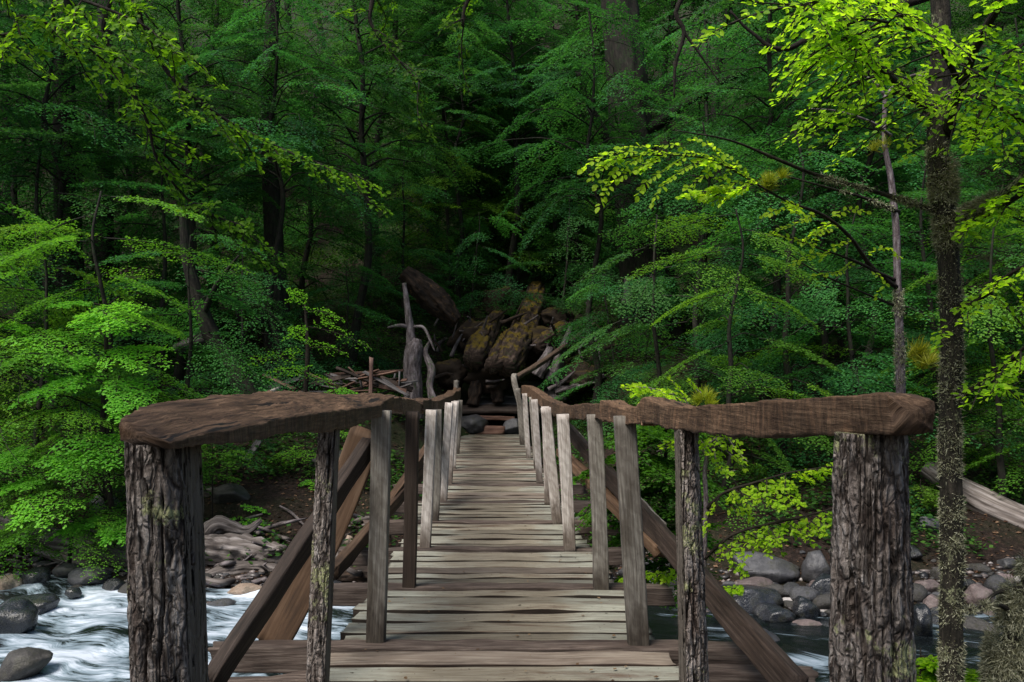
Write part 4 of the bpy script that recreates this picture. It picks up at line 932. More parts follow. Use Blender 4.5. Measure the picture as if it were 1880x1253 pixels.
# yellow mistletoe tufts
def tuft(label, c, r, n, wd=.004):
    c = np.array(c); l = Acc()
    v = rng.normal(size=(n, 3)); v[:, 2] = np.abs(v[:, 2])*1.1-.25; v /= np.linalg.norm(v, axis=1)[:, None]
    st = c+v*r*.12*rng.random(n)[:, None]
    for k in range(3):
        d = v+rng.normal(size=(n, 3))*.28; d /= np.linalg.norm(d, axis=1)[:, None]
        leaves(l, st+v*r*.3*k*rng.random(n)[:, None], d, rng.normal(size=(n, 3)), r*(.35+.4*rng.random(n)), rng.random(n), False)
    # narrow the blades
    o = l.build('mistletoe', M['leaf_yellow'], None, loc=c)
    return tag(o, label, 'mistletoe')
def tuft_thin(label, c, r, n):
    c = np.array(c); V = []
    for j in range(7):                             # several small brooms grown together
        cc = c+rng.normal(size=3)*r*np.array([.3, .25, .2]); k = int(n/3)
        ax = np.array([rng.normal()*.5, rng.normal()*.4, .9]); v = ax+rng.normal(size=(k, 3))*.42; v /= np.linalg.norm(v, axis=1)[:, None]
        for q in range(2):
            p0 = cc+v*r*.35*q*rng.random(k)[:, None]; d = v+rng.normal(size=(k, 3))*.2; d /= np.linalg.norm(d, axis=1)[:, None]
            s_ = np.cross(d, rng.normal(size=(k, 3))); s_ /= np.linalg.norm(s_, axis=1)[:, None]; L = (r*(.25+.45*rng.random(k)))[:, None]; wv = .009*r+.0004
            V.append(np.stack([p0, p0+d*L*.5+s_*wv, p0+d*L+rng.normal(size=(k, 3))*r*.04, p0+d*L*.5-s_*wv], 1).reshape(-1, 3))
    V = np.vstack(V)
    o = build('mistletoe', V, np.arange(len(V)).reshape(-1, 4), M['leaf_yellow'], None, {'tint': np.repeat(rng.random(len(V)//4), 4)}, loc=c)
    return tag(o, label, 'mistletoe')
tuft_thin('round yellow green mistletoe tuft on the bright branch over the bridge', P(1408, 340, 4.12), .085, 260)
tuft_thin('sparse yellow mistletoe tuft on the upper stem of the slender sapling', P(1612, 278, 4.58), .085, 60)
tuft_thin('orange yellow mistletoe tuft between the slender sapling and the lichen covered trunk', P(1697, 660, 7.), .2, 260)
tuft_thin('yellow mistletoe tuft in the bright shrub behind the right handrail', P(1292, 738, 5.3), .12, 160)

# bright shrubs close behind the right rail
SH = [R_(1284, 1420, 5.4, 12), R_(1290, 1100, 5.4, 11), R_(1296, 930, 5.4, 9), R_(1294, 870, 5.4, 8), R_(1298, 835, 5.4, 7)]
near_tree('forked_sapling', 'forked pale sapling right behind the second bark post on the right', SH, [
    dict(pts=dd((1298, 838, 5.4, 6), (1284, 815, 5.4, 5), (1280, 790, 5.35, 4), (1262, 740, 5.3, 3)), mat='twig_pale',
         leaf=[dict(nside=10, Ls=.26, tint=.95, pitch=-.15, start=.3), dict(pts=dd((1275, 765, 5.3, 3), (1240, 725, 5.3, 3), (1190, 712, 5.2, 3)), nside=10, Ls=.26, tint=1., pitch=-.1, start=.2)]),
    dict(pts=dd((1298, 838, 5.4, 6), (1315, 812, 5.4, 5), (1330, 785, 5.35, 4), (1310, 740, 5.3, 3)), mat='twig_pale', leaf=[dict(nside=8, Ls=.25, tint=.9, pitch=-.15, start=.2)]),
    dict(pts=dd((1296, 935, 5.4, 7), (1330, 905, 5.3, 5), (1390, 885, 5.2, 4), (1450, 868, 5.1, 3), (1500, 860, 5.05, 2)),
         leaf=[dict(nside=12, Ls=.27, tint=.9, pitch=-.25, start=.15)]),
    dict(pts=dd((1290, 1030, 5.4, 7), (1340, 985, 5.3, 6), (1400, 965, 5.2, 5), (1470, 950, 5.1, 4), (1560, 925, 5.0, 3)),
         leaf=[dict(nside=15, Ls=.30, tint=.8, pitch=-.25, start=.15)]),
    dict(pts=dd((1290, 1060, 5.4, 5), (1310, 1075, 5.3, 4), (1340, 1080, 5.2, 2)), leaf=[dict(nside=4, Ls=.12, tint=.9, pitch=-.2, start=.3)]),
    dict(pts=dd((1290, 1040, 5.4, 5), (1240, 1050, 5.5, 4), (1170, 1060, 5.6, 2)), leaf=[dict(nside=8, Ls=.2, tint=.7, pitch=-.3, start=.2)]),
    ], barkm='twig_pale', sides=10)
# leaves that fill the gap between the right posts
sapling('leafy_shrub', 'dense green shrub between the third and second posts on the right', [R_(1215, 1090, 7.6, 12), R_(1220, 900, 7.6, 9), R_(1225, 760, 7.6, 5)],
        [spray((1222, 760+45*i, 7.6), (1222+s*(70+20*(i % 2)), 790+45*i, 7.2-.3*(i % 3)), .25+.05*(i % 4), -.4*s) for i in range(7) for s in (-1, 1)]+[spray((1222, 780+60*i, 7.6), (1240-30*(i % 2), 830+60*i, 6.7), .35) for i in range(5)], leaf='leaf_mid')

def lowshrub(label, px, py, d, wpx, hpx, tint, leaf='leaf_bright', n=7):
    c = P(px, py+hpx, d); c[2] = min(c[2], gz(c[0], c[1])+.0); g = gz(c[0], c[1]); r_ = wpx/2/F*d; top = P(px, py, d)[2]
    sp = []
    for i in range(n):
        a_ = -math.pi/2+(i-(n-1)/2)*5.2/n+rng.normal()*.2; zt = top-.35*r_*rng.random()*2-(hpx/F*d)*.7*(i % 3)/3
        p0 = np.array([c[0], c[1], zt]); sp.append((p0, p0+np.array([math.cos(a_)*r_, math.sin(a_)*r_, -.12*r_]), np.clip(tint+.12*rng.normal(), 0, 1), .3*math.cos(a_)))
    sapling('low_shrub', label, [(c[0], c[1], g-.1, .012), (c[0], c[1], (g+top)/2, .01), (c[0], c[1], top, .004)], sp, leaf=leaf, bset=B_pad)
lowshrub('bright little shrub growing among driftwood right of the near bark post', 440, 925, 12.2, 110, 40, .75)
lowshrub('bright shrub seen under the left handrail beside the second bark post', 560, 790, 14.2, 150, 60, .7, n=9)
lowshrub('small shrub beneath the bright one beside the second bark post', 575, 870, 13.4, 80, 40, .7)
lowshrub('darker green shrub just right of the near bark post top', 390, 815, 12.4, 130, 50, .6, 'leaf_mid', 9)
lowshrub('small shrub low between the second and third left posts', 660, 915, 13., 60, 30, .7)
lowshrub('tiny bright shrub between the wide brown brace and the third left post', 668, 800, 13.5, 80, 40, .7)
lowshrub('low shrub above the row of wet stones by the thick bark post', 1470, 985, 11.3, 130, 60, .35, 'leaf_mid', 9)
lowshrub('low dark shrub under the leaves between the thick bark post and second bark post', 1380, 960, 11.6, 150, 70, .2, 'leaf_mid', 9)
lowshrub('low shrub right of the thick bark post in the shade', 1690, 880, 12.2, 110, 60, .5, 'leaf_mid', 9)
lowshrub('small green plant at the foot of the lichen covered trunk', 1690, 1190, 5.2, 110, 30, .5, 'leaf_near', 6)
lowshrub('green plant in the lower right corner', 1800, 1225, 4.8, 150, 30, .4, 'leaf_near', 7)
lowshrub('bright spray of leaves over the board heap', 615, 708, 15.6, 110, 20, .7)
# lichen hung snag in the lower right corner
near_tree('lichen_snag', 'lichen covered leaning snag in the lower right corner', [R_(1800, 1500, 4.2, 34), R_(1840, 1253, 4.2, 30), R_(1862, 1150, 4.2, 26), R_(1890, 1050, 4.2, 20), R_(1920, 900, 4.2, 10)],
    [dict(pts=dd((1868, 1130, 4.2, 12), (1830, 1110, 4.1, 8), (1780, 1120, 4., 5)), mat='bark_moss'), dict(pts=dd((1880, 1080, 4.2, 12), (1840, 1085, 4.2, 8), (1812, 1100, 4.1, 4)), mat='bark_moss')], sides=14,
    lich_pts=[([R_(1830, 1300, 4.2, 60), R_(1850, 1200, 4.2, 70), R_(1870, 1120, 4.2, 60), R_(1895, 1040, 4.2, 40)], 9000, .035, 1), (dd((1868, 1130, 4.2, 14), (1830, 1110, 4.1, 12), (1780, 1120, 4., 8)), 2500, .03, 1)])

# ------------------------------------------------------------ near tree of the left bank: trunk outside the frame, crown hangs into it
TL = [(-3.9, 3.2, -1., .17), (-3.85, 3.3, 1., .15), (-3.7, 3.5, 3.2, .13), (-3.5, 3.6, 6., .09), (-3.4, 3.6, 9., .04)]
near_tree('overhanging_beech', 'dark beech branches with drooping green leaves hanging into the top left corner', TL, [
    dict(pts=[(-3.75, 3.45, 3.0, .05), (-2.9, 3.8, 3.5, .035)]+dd((165, -60, 4., 10), (190, 60, 4., 8), (223, 130, 4., 7), (270, 223, 4.05, 6), (290, 296, 4.1, 5), (353, 373, 4.2, 4), (436, 415, 4.3, 3)),
         leaf=[dict(nside=17, Ls=.40, tint=.45, pitch=-.3, start=.55), dict(nside=8, Ls=.35, tint=.35, pitch=-.4, start=.3)]),
    dict(pts=[(-3.7, 3.5, 3.4, .045), (-2.7, 3.9, 3.7, .03)]+dd((205, -40, 4.2, 12), (270, 73, 4.2, 9), (322, 150, 4.2, 8), (394, 207, 4.3, 6), (467, 249, 4.4, 5), (545, 285, 4.5, 3), (640, 318, 4.6, 2)),
         leaf=[dict(nside=16, Ls=.38, tint=.4, pitch=-.3, start=.55), dict(nside=8, Ls=.34, tint=.8, pitch=-.4, start=.4)]),
    dict(pts=[(-3.8, 3.4, 2.6, .04), (-3.0, 3.6, 3.1, .025)]+dd((-20, 60, 3.8, 8), (40, 30, 3.7, 6), (120, 60, 3.7, 5), (190, 110, 3.7, 3)), leaf=[dict(nside=22, Ls=.36, tint=.9, pitch=-.4, start=.35)]),
    dict(pts=[(-3.8, 3.4, 2.9, .04), (-2.9, 3.4, 3.4, .025)]+dd((30, -40, 3.6, 8), (150, 0, 3.6, 6), (250, 40, 3.6, 5), (330, 90, 3.7, 3)), leaf=[dict(nside=22, Ls=.36, tint=.8, pitch=-.4, start=.35)]),
    ], leafm='leaf_olive', sides=18)
# branch hanging from above the middle, from a tree standing on the right bank behind the frame edge
TM = [(4.4, 6.2, -1., .2), (4.35, 6.2, 2, .17), (4.2, 6.1, 5.0, .13), (4.0, 6., 8., .08), (3.9, 6., 11., .04)]
near_tree('arching_beech', 'dark hanging branches with olive leaves at the top middle of the view', TM, [
    dict(pts=[(4.2, 6.1, 4.6, .06), (2.8, 6.1, 5.2, .045)]+dd((1340, -90, 6., 14), (1245, 10, 6., 9), (1256, 60, 6., 8), (1240, 120, 6., 6), (1238, 180, 6., 3)),
         subs=[dd((1256, 60, 6., 6), (1285, 100, 6., 4), (1320, 150, 6., 2))]),
    dict(pts=[(4.2, 6.1, 5.2, .06), (2., 5.6, 5.4, .045)]+dd((900, -160, 5.2, 14), (720, -60, 5.2, 10), (680, 20, 5.2, 8), (690, 60, 5.2, 6), (730, 110, 5.2, 4), (770, 150, 5.2, 3)),
         leaf=[dict(nside=26, Ls=.5, tint=.25, pitch=-.45, start=.5)]),
    dict(pts=[(4.1, 6., 5.6, .06), (2.4, 5.2, 5.8, .045)]+dd((1100, -200, 5., 12), (930, -80, 5., 9), (860, 0, 5., 7), (850, 50, 5., 4)),
         leaf=[dict(nside=24, Ls=.5, tint=.35, pitch=-.45, start=.55)]),
    dict(pts=[(4.2, 6.1, 4.4, .05)]+dd((1560, 40, 6., 14), (1440, 90, 6., 9), (1380, 60, 6., 6), (1340, 20, 6., 4))),
    ], leafm='leaf_olive', sides=18)

# canopy of the near bank, standing behind the camera: keeps the near end of the bridge in shade

tk, cr = tree_mesh(300, 10, 3.6, 4.2, 46, B_far, .2, pitch0=-.1)
cp = mesh_pair(tk, cr, M['bark'], M['leaf_back'])
for x, y, rz, sc, lb in [(-1.7, -2.1, .4, .72, 'beech standing behind the viewer beyond the near bridge end'), (-4.5, -6, 4., 1.15, 'tall beech standing behind the viewer on the left bank')]:
    place_tree('shade_tree', cp, x, y, rz, sc, lb)

# ------------------------------------------------------------ rocks
import bmesh
def ico(sub):
    bm = bmesh.new(); bmesh.ops.create_icosphere(bm, subdivisions=sub, radius=1)
    v = np.array([x.co[:] for x in bm.verts]); f = np.array([[y.index for y in x.verts] for x in bm.faces]); bm.free(); return v, f
ICO = {3: ico(3), 4: ico(4)}
def rock_mesh(seed, sub=4, rough=.22, angular=.5):
    v, f = ICO[sub]; r = np.random.default_rng(seed); o = r.random()*60
    d = 1+rough*noise(v[:, 0]*1.1+o, v[:, 1]*1.1, v[:, 2]*1.1)+rough*.3*noise(v[:, 0]*3+o, v[:, 1]*3, v[:, 2]*3)+.035*noise(v[:, 0]*7+o, v[:, 1]*7, v[:, 2]*7)+.02*noise(v[:, 0]*18+o, v[:, 1]*18, v[:, 2]*18)
    V = v*d[:, None]
    for _ in range(int(16*angular)):               # planar facets
        n = r.normal(size=3); n /= np.linalg.norm(n); h = .62+.28*r.random(); e = V@n-h
        V = V-np.where(e > 0, e*.92, 0)[:, None]*n
    return V, f
def rock(name, label, cat, loc, size, mat, seed, rot=0, group=None, sub=4, angular=.5):
    V, f = rock_mesh(seed, sub, .22, angular); c, s = np.cos(rot), np.sin(rot)
    V = V*np.array(size); V = np.column_stack([V[:, 0]*c-V[:, 1]*s, V[:, 0]*s+V[:, 1]*c, V[:, 2]])
    o = build(name, V, f, M[mat], smooth=True); o.location = tuple(float(q) for q in loc); return tag(o, label, cat, group)
def rayhit(px, py):
    dv = np.arange(5.5, 30, .03); x = (px-HX)/F*dv; z = EYE-(py-HY)/F*dv
    h = np.maximum(ground_z(x, dv), WZ); i = np.argmax(z < h); return dv[i] if z[i] < h[i] else None
def rk(px, py, d, wpx, hpx, mat, seed, label, ang=.5, rot=0.):
    if seed not in (12, 13, 36, 37): d = (rayhit(px, py+hpx*.38) or d)+wpx/2/F*d*.5
    a, b = wpx/2/F*d, hpx/2/F*d; rock('boulder' if wpx > 60 else 'river_stone', label, 'boulder' if wpx > 60 else 'stone', P(px, py, d), (a, (a+b)/2, b), mat, seed, rot, angular=ang)
rk(1400, 1046, 12.2, 125, 70, 'rock_grey', 1, 'large bluish grey boulder under the leaves right of the braces')
rk(1500, 1045, 11.8, 56, 72, 'rock_grey', 2, 'upright rounded grey stone left of the thick bark post', .2)
rk(1385, 1078, 10.9, 80, 34, 'rock_pink', 3, 'pink slab of stone lying on the dark wet boulder')
rk(1366, 1102, 10.2, 118, 64, 'rock_wet', 4, 'dark wet boulder with debris on top beside the small cascade', .2)
rk(1425, 1134, 9.7, 70, 34, 'rock_wet', 5, 'flat black wet stone right of the small cascade')
rk(1478, 1118, 9.9, 60, 44, 'rock_wet', 6, 'shiny black angular stone with wet glints near the thick bark post')
rk(1515, 1085, 10.4, 66, 60, 'rock_wet', 7, 'black boulder partly behind the thick bark post')
rk(1446, 1106, 10.0, 28, 15, 'rock_white', 8, 'white stone leaning on the black angular stone', .2)
rk(1496, 1110, 10.0, 10, 10, 'rock_white', 9, 'tiny white pebble above the row of pale pebbles', .2)
rk(1510, 1122, 10.0, 24, 8, 'rock_white', 10, 'small pale pebble beside the thick bark post', .2)
rk(1480, 1146, 9.5, 56, 16, 'rock_pink', 11, 'flat reddish stone at the water edge by the thick bark post')
rk(1390, 1190, 8.4, 90, 78, 'rock_grey', 12, 'smooth grey boulder under the water behind the dark brace', .1)
rk(1440, 1198, 8.3, 40, 26, 'rock_tan', 13, 'yellowish stone just under the water right of the dark brace', .1)
rk(1705, 1080, 10.8, 56, 32, 'rock_pink', 14, 'pale pink stone between the thick bark post and the lichen covered trunk')
rk(1712, 1110, 10.2, 40, 40, 'rock_pink', 15, 'lower pink stone touching the left side of the lichen covered trunk')
rk(1797, 1098, 10.3, 48, 50, 'rock_pink', 16, 'round pinkish boulder right of the lichen covered trunk', .3)
rk(1842, 1068, 10.9, 40, 30, 'rock_pink', 17, 'reddish stone up and right of the round pinkish boulder')
rk(1870, 1064, 10.9, 24, 14, 'rock_white', 18, 'pale stone at the right edge beside the reddish stone')
rk(1700, 965, 12.5, 50, 30, 'rock_grey', 19, 'grey stone in the shade beneath the leaves left of the lichen covered trunk')
rk(1850, 1036, 11.5, 44, 24, 'rock_grey', 39, 'flat brownish stone on the soil under the grey fallen log')
rk(1690, 1145, 9.4, 46, 70, 'rock_wet', 20, 'bluish black wet boulder left of the lichen covered trunk')
rk(452, 1085, 10.35, 64, 25, 'rock_tan', 21, 'smooth oval tan stone at the waterline under the driftwood', .0)
rk(628, 1000, 11.9, 50, 34, 'rock_tan', 22, 'pale rounded stone behind the second bark post on the left', .2)
rk(45, 1222, 7.6, 100, 60, 'rock_dark', 23, 'dark angular boulder standing in the white water at left', .9)
rk(15, 1140, 9.3, 110, 70, 'rock_wet', 24, 'black wet boulder at the left edge where the rapids start', .3)
rk(60, 1112, 10.0, 110, 46, 'rock_wet', 25, 'low black wet rock above the rapids at left', .4)
rk(15, 1072, 10.6, 46, 34, 'rock_tan', 26, 'pale speckled stone at the left edge above the black rock', .2)
rk(66, 1062, 10.8, 50, 44, 'rock_wet', 27, 'blue black shiny stone right of the pale speckled stone', .2)
rk(163, 1062, 10.9, 66, 44, 'rock_grey', 28, 'rounded ringed boulder under the driftwood log at left', .2)
rk(125, 1052, 11.2, 52, 36, 'rock_grey', 29, 'brownish boulder left of the ringed boulder', .2)
rk(135, 1088, 10.4, 30, 20, 'rock_wet', 30, 'small bluish wet stone below the ringed boulder', .2)
rk(193, 930, 13.4, 52, 44, 'rock_grey', 31, 'square grey block in the shade left of the near bark post', .9)
rk(330, 935, 13.2, 95, 70, 'rock_dark', 32, 'dark rounded boulder right behind the near bark post', .3)
rk(425, 910, 13.6, 70, 40, 'rock_dark', 33, 'dark knotty rock on the soil slope', .3)
rk(620, 855, 14.5, 100, 60, 'rock_dark', 34, 'dark rock behind the wide brown brace', .5)
rk(790, 855, 15, 90, 60, 'rock_dark', 35, 'dark mesh like rock left of the far deck', .5)
# loose river stones scattered along both shorelines
stone_v = [rock_mesh(60+i, 3, .2, .3) for i in range(5)]
sm = {}
for mk in ('rock_grey', 'rock_dark', 'rock_pink', 'rock_wet'):
    for i, (V, f) in enumerate(stone_v):
        o = build('river_stone', V*np.array([1, .85, .6]), f, M[mk], smooth=True); sm[(mk, i)] = o.data; bpy.data.objects.remove(o)
for i in range(270):
    x = rng.uniform(-6.6, 7.6) if i % 3 else rng.uniform(1.8, 6.5); y = shore(np.array([x]))[0]+abs(rng.normal())*.9-.3
    if y > 13.5: continue
    mk = ['rock_grey', 'rock_dark', 'rock_pink', 'rock_wet'][rng.choice(4, p=[.2, .35, .1, .35])]
    s = .04+.16*rng.random()**3
    o = bpy.data.objects.new('river_stone', sm[(mk, int(rng.integers(5)))]); COL.objects.link(o)
    o.location = (x, y, max(gz(x, y), WZ-.05)+s*.25); o.scale = (s*(1+.5*rng.random()), s, s); o.rotation_euler = (0, 0, rng.random()*6)
    word = {'rock_grey': 'grey', 'rock_dark': 'dark brown', 'rock_pink': 'pinkish', 'rock_wet': 'black wet'}[mk]
    tag(o, 'small loose %s stone on the stony shore' % word, 'stone', 'loose %s stones along the shore' % word)

# ------------------------------------------------------------ driftwood, logs, stumps
def log(name, label, pts, mat, cat='log', sides=40, amp=.22, ends=True, parent=None, twist=3., stretch=.8, step=.05):
    a = Acc()
    def dsp(th, L, r, o):
        t2 = th+twist*L*.25
        return amp*noise(np.cos(t2)*3.2+o, np.sin(t2)*3.2, L*stretch)+amp*.6*noise(np.cos(t2)*8+o, np.sin(t2)*8, L*stretch*1.6)-amp*.5*smooth01(.75, 1, 1-np.abs(noise(np.cos(t2)*5+o, np.sin(t2)*5, L*stretch))*2)
    tube(a, np.array(pts), step=step, sides=sides, disp=dsp)
    n = sum(len(v) for v in a.v); a.a['tone'] = [np.full(n, rng.random())]
    o = a.build(name, M[mat], parent, loc=np.array(pts[0][:3]) if parent is None else None)
    return tag(o, label, cat) if parent is None else o
log('driftwood_log', 'long grey driftwood log along the left bank behind the near bark post', dd((-60, 930, 13., 40), (60, 985, 12.2, 46), (150, 1005, 11.8, 50), (240, 1030, 11.4, 44), (300, 1048, 11.2, 28)), 'drift')
log('driftwood_log', 'thin dark driftwood log leaning under the long grey one', dd((70, 1010, 11.9, 18), (150, 1035, 11.5, 22), (215, 1055, 11.2, 14)), 'drift')
log('driftwood_log', 'twisted grey driftwood trunk between the first two left posts', dd((370, 1010, 11.3, 50), (430, 1015, 11.4, 62), (500, 1025, 11.4, 52), (570, 1030, 11.3, 40), (640, 1028, 11.3, 30), (735, 1025, 11.2, 26)), 'drift', amp=.3)
log('driftwood_root', 'splintered driftwood root rising against the near bark post', dd((375, 985, 11.5, 30), (400, 965, 11.6, 34), (450, 975, 11.7, 20), (480, 955, 11.8, 8)), 'drift', amp=.35)
log('driftwood_log', 'lower split driftwood limb above the tan oval stone', dd((375, 1065, 10.9, 26), (420, 1050, 11., 28), (480, 1045, 11., 22), (560, 1060, 10.9, 16)), 'drift', amp=.3)
log('driftwood_log', 'dark driftwood log crossing behind the left posts low over the water', dd((600, 1060, 10.6, 30), (700, 1055, 10.7, 34), (790, 1050, 10.8, 26)), 'log_dark', amp=.2)
log('driftwood_log', 'thin sunken driftwood limb on the soil slope', dd((375, 905, 13.2, 22), (430, 915, 13.2, 34), (470, 925, 13.1, 26), (500, 940, 12.9, 8)), 'drift', amp=.3)
for i in range(60):
    if i % 3: px, py = rng.uniform(375, 730), rng.uniform(950, 1075)
    else: px, py = rng.uniform(-10, 250), rng.uniform(975, 1060)
    d_ = (rayhit(px, py+8) or 11.5); d_ = min(d_, 13.5); L_ = rng.uniform(30, 130); an_ = rng.normal()*.35; w_ = rng.uniform(4, 13)
    q = [np.array(P(px+t*L_*math.cos(an_), py+t*L_*math.sin(an_)+rng.normal()*3, d_+.25*rng.normal())) for t in (-.5, -.15, .2, .5)]
    rr = [w_/2/F*d_*k_ for k_ in (.8, 1, .8, .3)]
    log('driftwood_stick', 'crooked weathered stick tangled in the driftwood along the left bank', [(*a_, b_) for a_, b_ in zip(q, rr)], 'drift' if i % 2 else 'stump', 'driftwood', sides=10, amp=.35)['group'] = 'crooked sticks tangled in the driftwood of the left bank'
log('fallen_log', 'pale grey fallen log on the right bank behind the lichen covered trunk', dd((1700, 860, 13.2, 30), (1790, 915, 12.6, 52), (1850, 945, 12.2, 54), (1960, 990, 11.6, 56)), 'drift', amp=.1, stretch=.3, twist=.5)
log('driftwood_stick', 'pale bleached stick on the stones right of the thick bark post', dd((1665, 1032, 11.2, 8), (1700, 1036, 11.1, 12), (1726, 1045, 11., 5)), 'drift', sides=12)
log('driftwood_stick', 'brown stick right of the lichen covered trunk on the stones', dd((1760, 1066, 11., 10), (1800, 1066, 11., 10)), 'board_red', sides=12)
log('mossy_log', 'mossy log with a broken round end pointing at the far end of the bridge', dd((868, 662, 21., 38), (878, 644, 21.6, 44), (890, 620, 22.6, 40), (903, 596, 23.8, 34), (915, 580, 24.6, 22)), 'log_moss', amp=.26, twist=.6)
log('mossy_log', 'thick mossy brown log right of the first, running up the hillside', dd((928, 676, 20.8, 40), (940, 652, 21.4, 50), (956, 622, 22.6, 48), (970, 590, 24., 44), (980, 560, 25.4, 42), (986, 530, 27., 30)), 'log_moss', amp=.26, twist=.6)
log('mossy_log', 'short brown log wedged between the two long mossy logs', dd((905, 672, 20.8, 34), (925, 640, 22., 36), (938, 615, 23.2, 26)), 'log_moss', amp=.3)
log('mossy_log', 'bark covered log end with yellow moss right of the thick mossy log', dd((985, 640, 21.8, 22), (1015, 620, 22.4, 34), (1040, 600, 23., 26)), 'log_moss', amp=.35)
for px, py, d_, w_, h_, mt, lb, sd in [(905, 690, 21.8, 90, 60, 'rock_moss', 'dark mossy root plate under the mossy log ends', 81), (1000, 640, 22.8, 110, 70, 'rock_moss', 'mossy earth lump right of the thick mossy log', 82), (860, 620, 22.8, 70, 60, 'rock_moss', 'mossy earth lump left of the mossy logs', 83),
    (1060, 690, 21.8, 90, 50, 'rock_moss', 'dark rocky root mass right of the landing', 84), (830, 690, 21.6, 60, 60, 'rock_moss', 'dark rocky mass left of the landing', 85), (1020, 590, 24.4, 70, 50, 'rock_moss', 'yellow mossy lump beside the upper end of the thick mossy log', 86), (915, 560, 26, 90, 60, 'rock_moss', 'mossy lump behind the left mossy log', 87)]:
    a_, b_ = w_/2/F*d_, h_/2/F*d_
    V_, f_ = rock_mesh(sd, 4, .5, .3); V_ = V_*(1+.12*noise(V_[:, 0]*5+sd, V_[:, 1]*5, V_[:, 2]*5)+.08*noise(V_[:, 0]*11+sd, V_[:, 1]*11, V_[:, 2]*11))[:, None]
    o_ = build('mossy_mound', V_*np.array([a_, a_, b_]), f_, M[mt], smooth=True); o_.location = tuple(float(q) for q in P(px, py, d_)); tag(o_, lb, 'mound')
for i in range(70):
    px, py = rng.uniform(790, 1120), rng.uniform(590, 716); d_ = 21.3+(700-py)*.012+rng.uniform(-.4, .5); L_ = rng.uniform(15, 60); an_ = rng.uniform(-2.6, .2)
    w_ = rng.uniform(3, 9)
    log('dead_root', 'crooked dead root in the dark tangle beyond the bridge end', dd((px, py, d_, w_), (px+L_*.5*math.cos(an_)+rng.normal()*4, py+L_*.5*math.sin(an_)+rng.normal()*4, d_, w_*.8), (px+L_*math.cos(an_), py+L_*math.sin(an_), d_+.2*rng.normal(), w_*.3)), 'stump' if i % 3 else 'log_dark', 'root', sides=9, amp=.3)['group'] = 'crooked dead roots in the tangle beyond the bridge end'
log('fallen_log', 'pale fallen log high on the slope behind the left trees', dd((195, 478, 22.5, 12), (250, 468, 22.5, 16), (330, 462, 22.7, 12)), 'drift', amp=.1)
log('fallen_log', 'pale broken log end behind the leaning bare trunk', dd((320, 640, 16.5, 14), (360, 628, 16.8, 26), (395, 612, 17.2, 18)), 'drift', amp=.25)
log('rotten_log', 'dark rotten broken log slanting down left of the mossy logs', dd((742, 500, 21.2, 30), (775, 530, 21.2, 46), (808, 560, 21.2, 48), (840, 590, 21.2, 24)), 'log_dark', amp=.26)
log('dead_root', 'gnarled thin brown root standing right of the jagged stump', dd((795, 735, 18.2, 14), (789, 705, 18.4, 12), (793, 678, 18.5, 14), (781, 648, 18.6, 9), (790, 625, 18.6, 5)), 'stump', sides=16)
stump = thing('jagged_stump', 'jagged grey broken stump with a tall splinter behind the left handrail', 'stump', tuple(P(758, 735, 18.6)))
log('trunk', None, dd((760, 770, 18.6, 40), (759, 720, 18.6, 34), (757, 670, 18.6, 33), (761, 640, 18.6, 34), (766, 622, 18.6, 16)), 'stump', parent=stump, amp=.16)
log('splinter', None, dd((756, 640, 18.6, 20), (753, 605, 18.6, 15), (748, 565, 18.6, 11), (742, 520, 18.6, 8)), 'stump', parent=stump, sides=14)
log('branch', None, dd((752, 602, 18.6, 7), (735, 598, 18.5, 7), (712, 602, 18.4, 4)), 'stump', parent=stump, sides=8)
log('branch', None, dd((760, 600, 18.6, 6), (778, 602, 18.5, 6), (790, 625, 18.4, 5), (798, 645, 18.4, 2)), 'stump', parent=stump, sides=8)
# root ball and roots at the far landing
for i, (rows, lb) in enumerate([
    (((915, 740, 21.4, 20), (912, 710, 21.5, 24), (905, 672, 21.6, 16)), 'dark upright stub under the mossy log ends'),
    (((868, 745, 21.4, 22), (876, 705, 21.5, 26), (882, 672, 21.6, 16)), 'left dark stub beneath the sawn mossy log'),
    (((985, 690, 21.2, 26), (1000, 665, 21.2, 20), (1010, 640, 21.4, 12)), 'pale broken root behind the rising pole'),
    (((1010, 700, 21.3, 22), (1025, 665, 21.3, 22), (1035, 635, 21.5, 14), (1048, 600, 21.6, 6)), 'splintered grey root right of the rising pole'),
    (((1150, 560, 22, 20), (1153, 530, 22, 16), (1150, 510, 22, 8)), 'small pale snag on the massive dark trunk'),
    (((1020, 720, 21.4, 14), (1070, 705, 21.3, 10), (1110, 690, 21.3, 8)), 'thin root crossing the dark bank right of the landing')]):
    log('root_stub', lb, dd(*rows), 'stump' if i > 1 else 'log_dark', 'root', amp=.3, sides=24)
# far landing
def slab(name, label, cat, pts, mat, **kw):
    o = hewn(name, pts, mat, None, **kw); tag(o, label, cat); return o
for i, (py, d, x0, x1, wd) in enumerate([(752, 21.4, 848, 990, .50), (740, 21.9, 862, 1000, .52), (727, 22.4, 874, 1040, .55), (717, 23., 895, 1065, .6), (709, 23.6, 910, 1075, .6)]):
    slab('landing_plank', ['lowest', 'second', 'middle', 'fourth', 'topmost'][i]+' wide dark plank of the landing beyond the bridge end', 'plank',
         [(*P(x0, py, d), wd, .1, -.28), (*P((x0+x1)/2, py-1, d), wd, .1, -.26), (*P(x1, py+1, d), wd, .1, -.3)], M['board_old'] if i else M['cross'], rough=.015, step=.08, end_rag=.05)
slab('landing_beam', 'reddish brown beam across the gap at the bridge end', 'beam', [(*P(880, 767, 21.1), .12, .1), (*P(945, 769, 21.1), .12, .1)], M['board_red'], rough=.01)
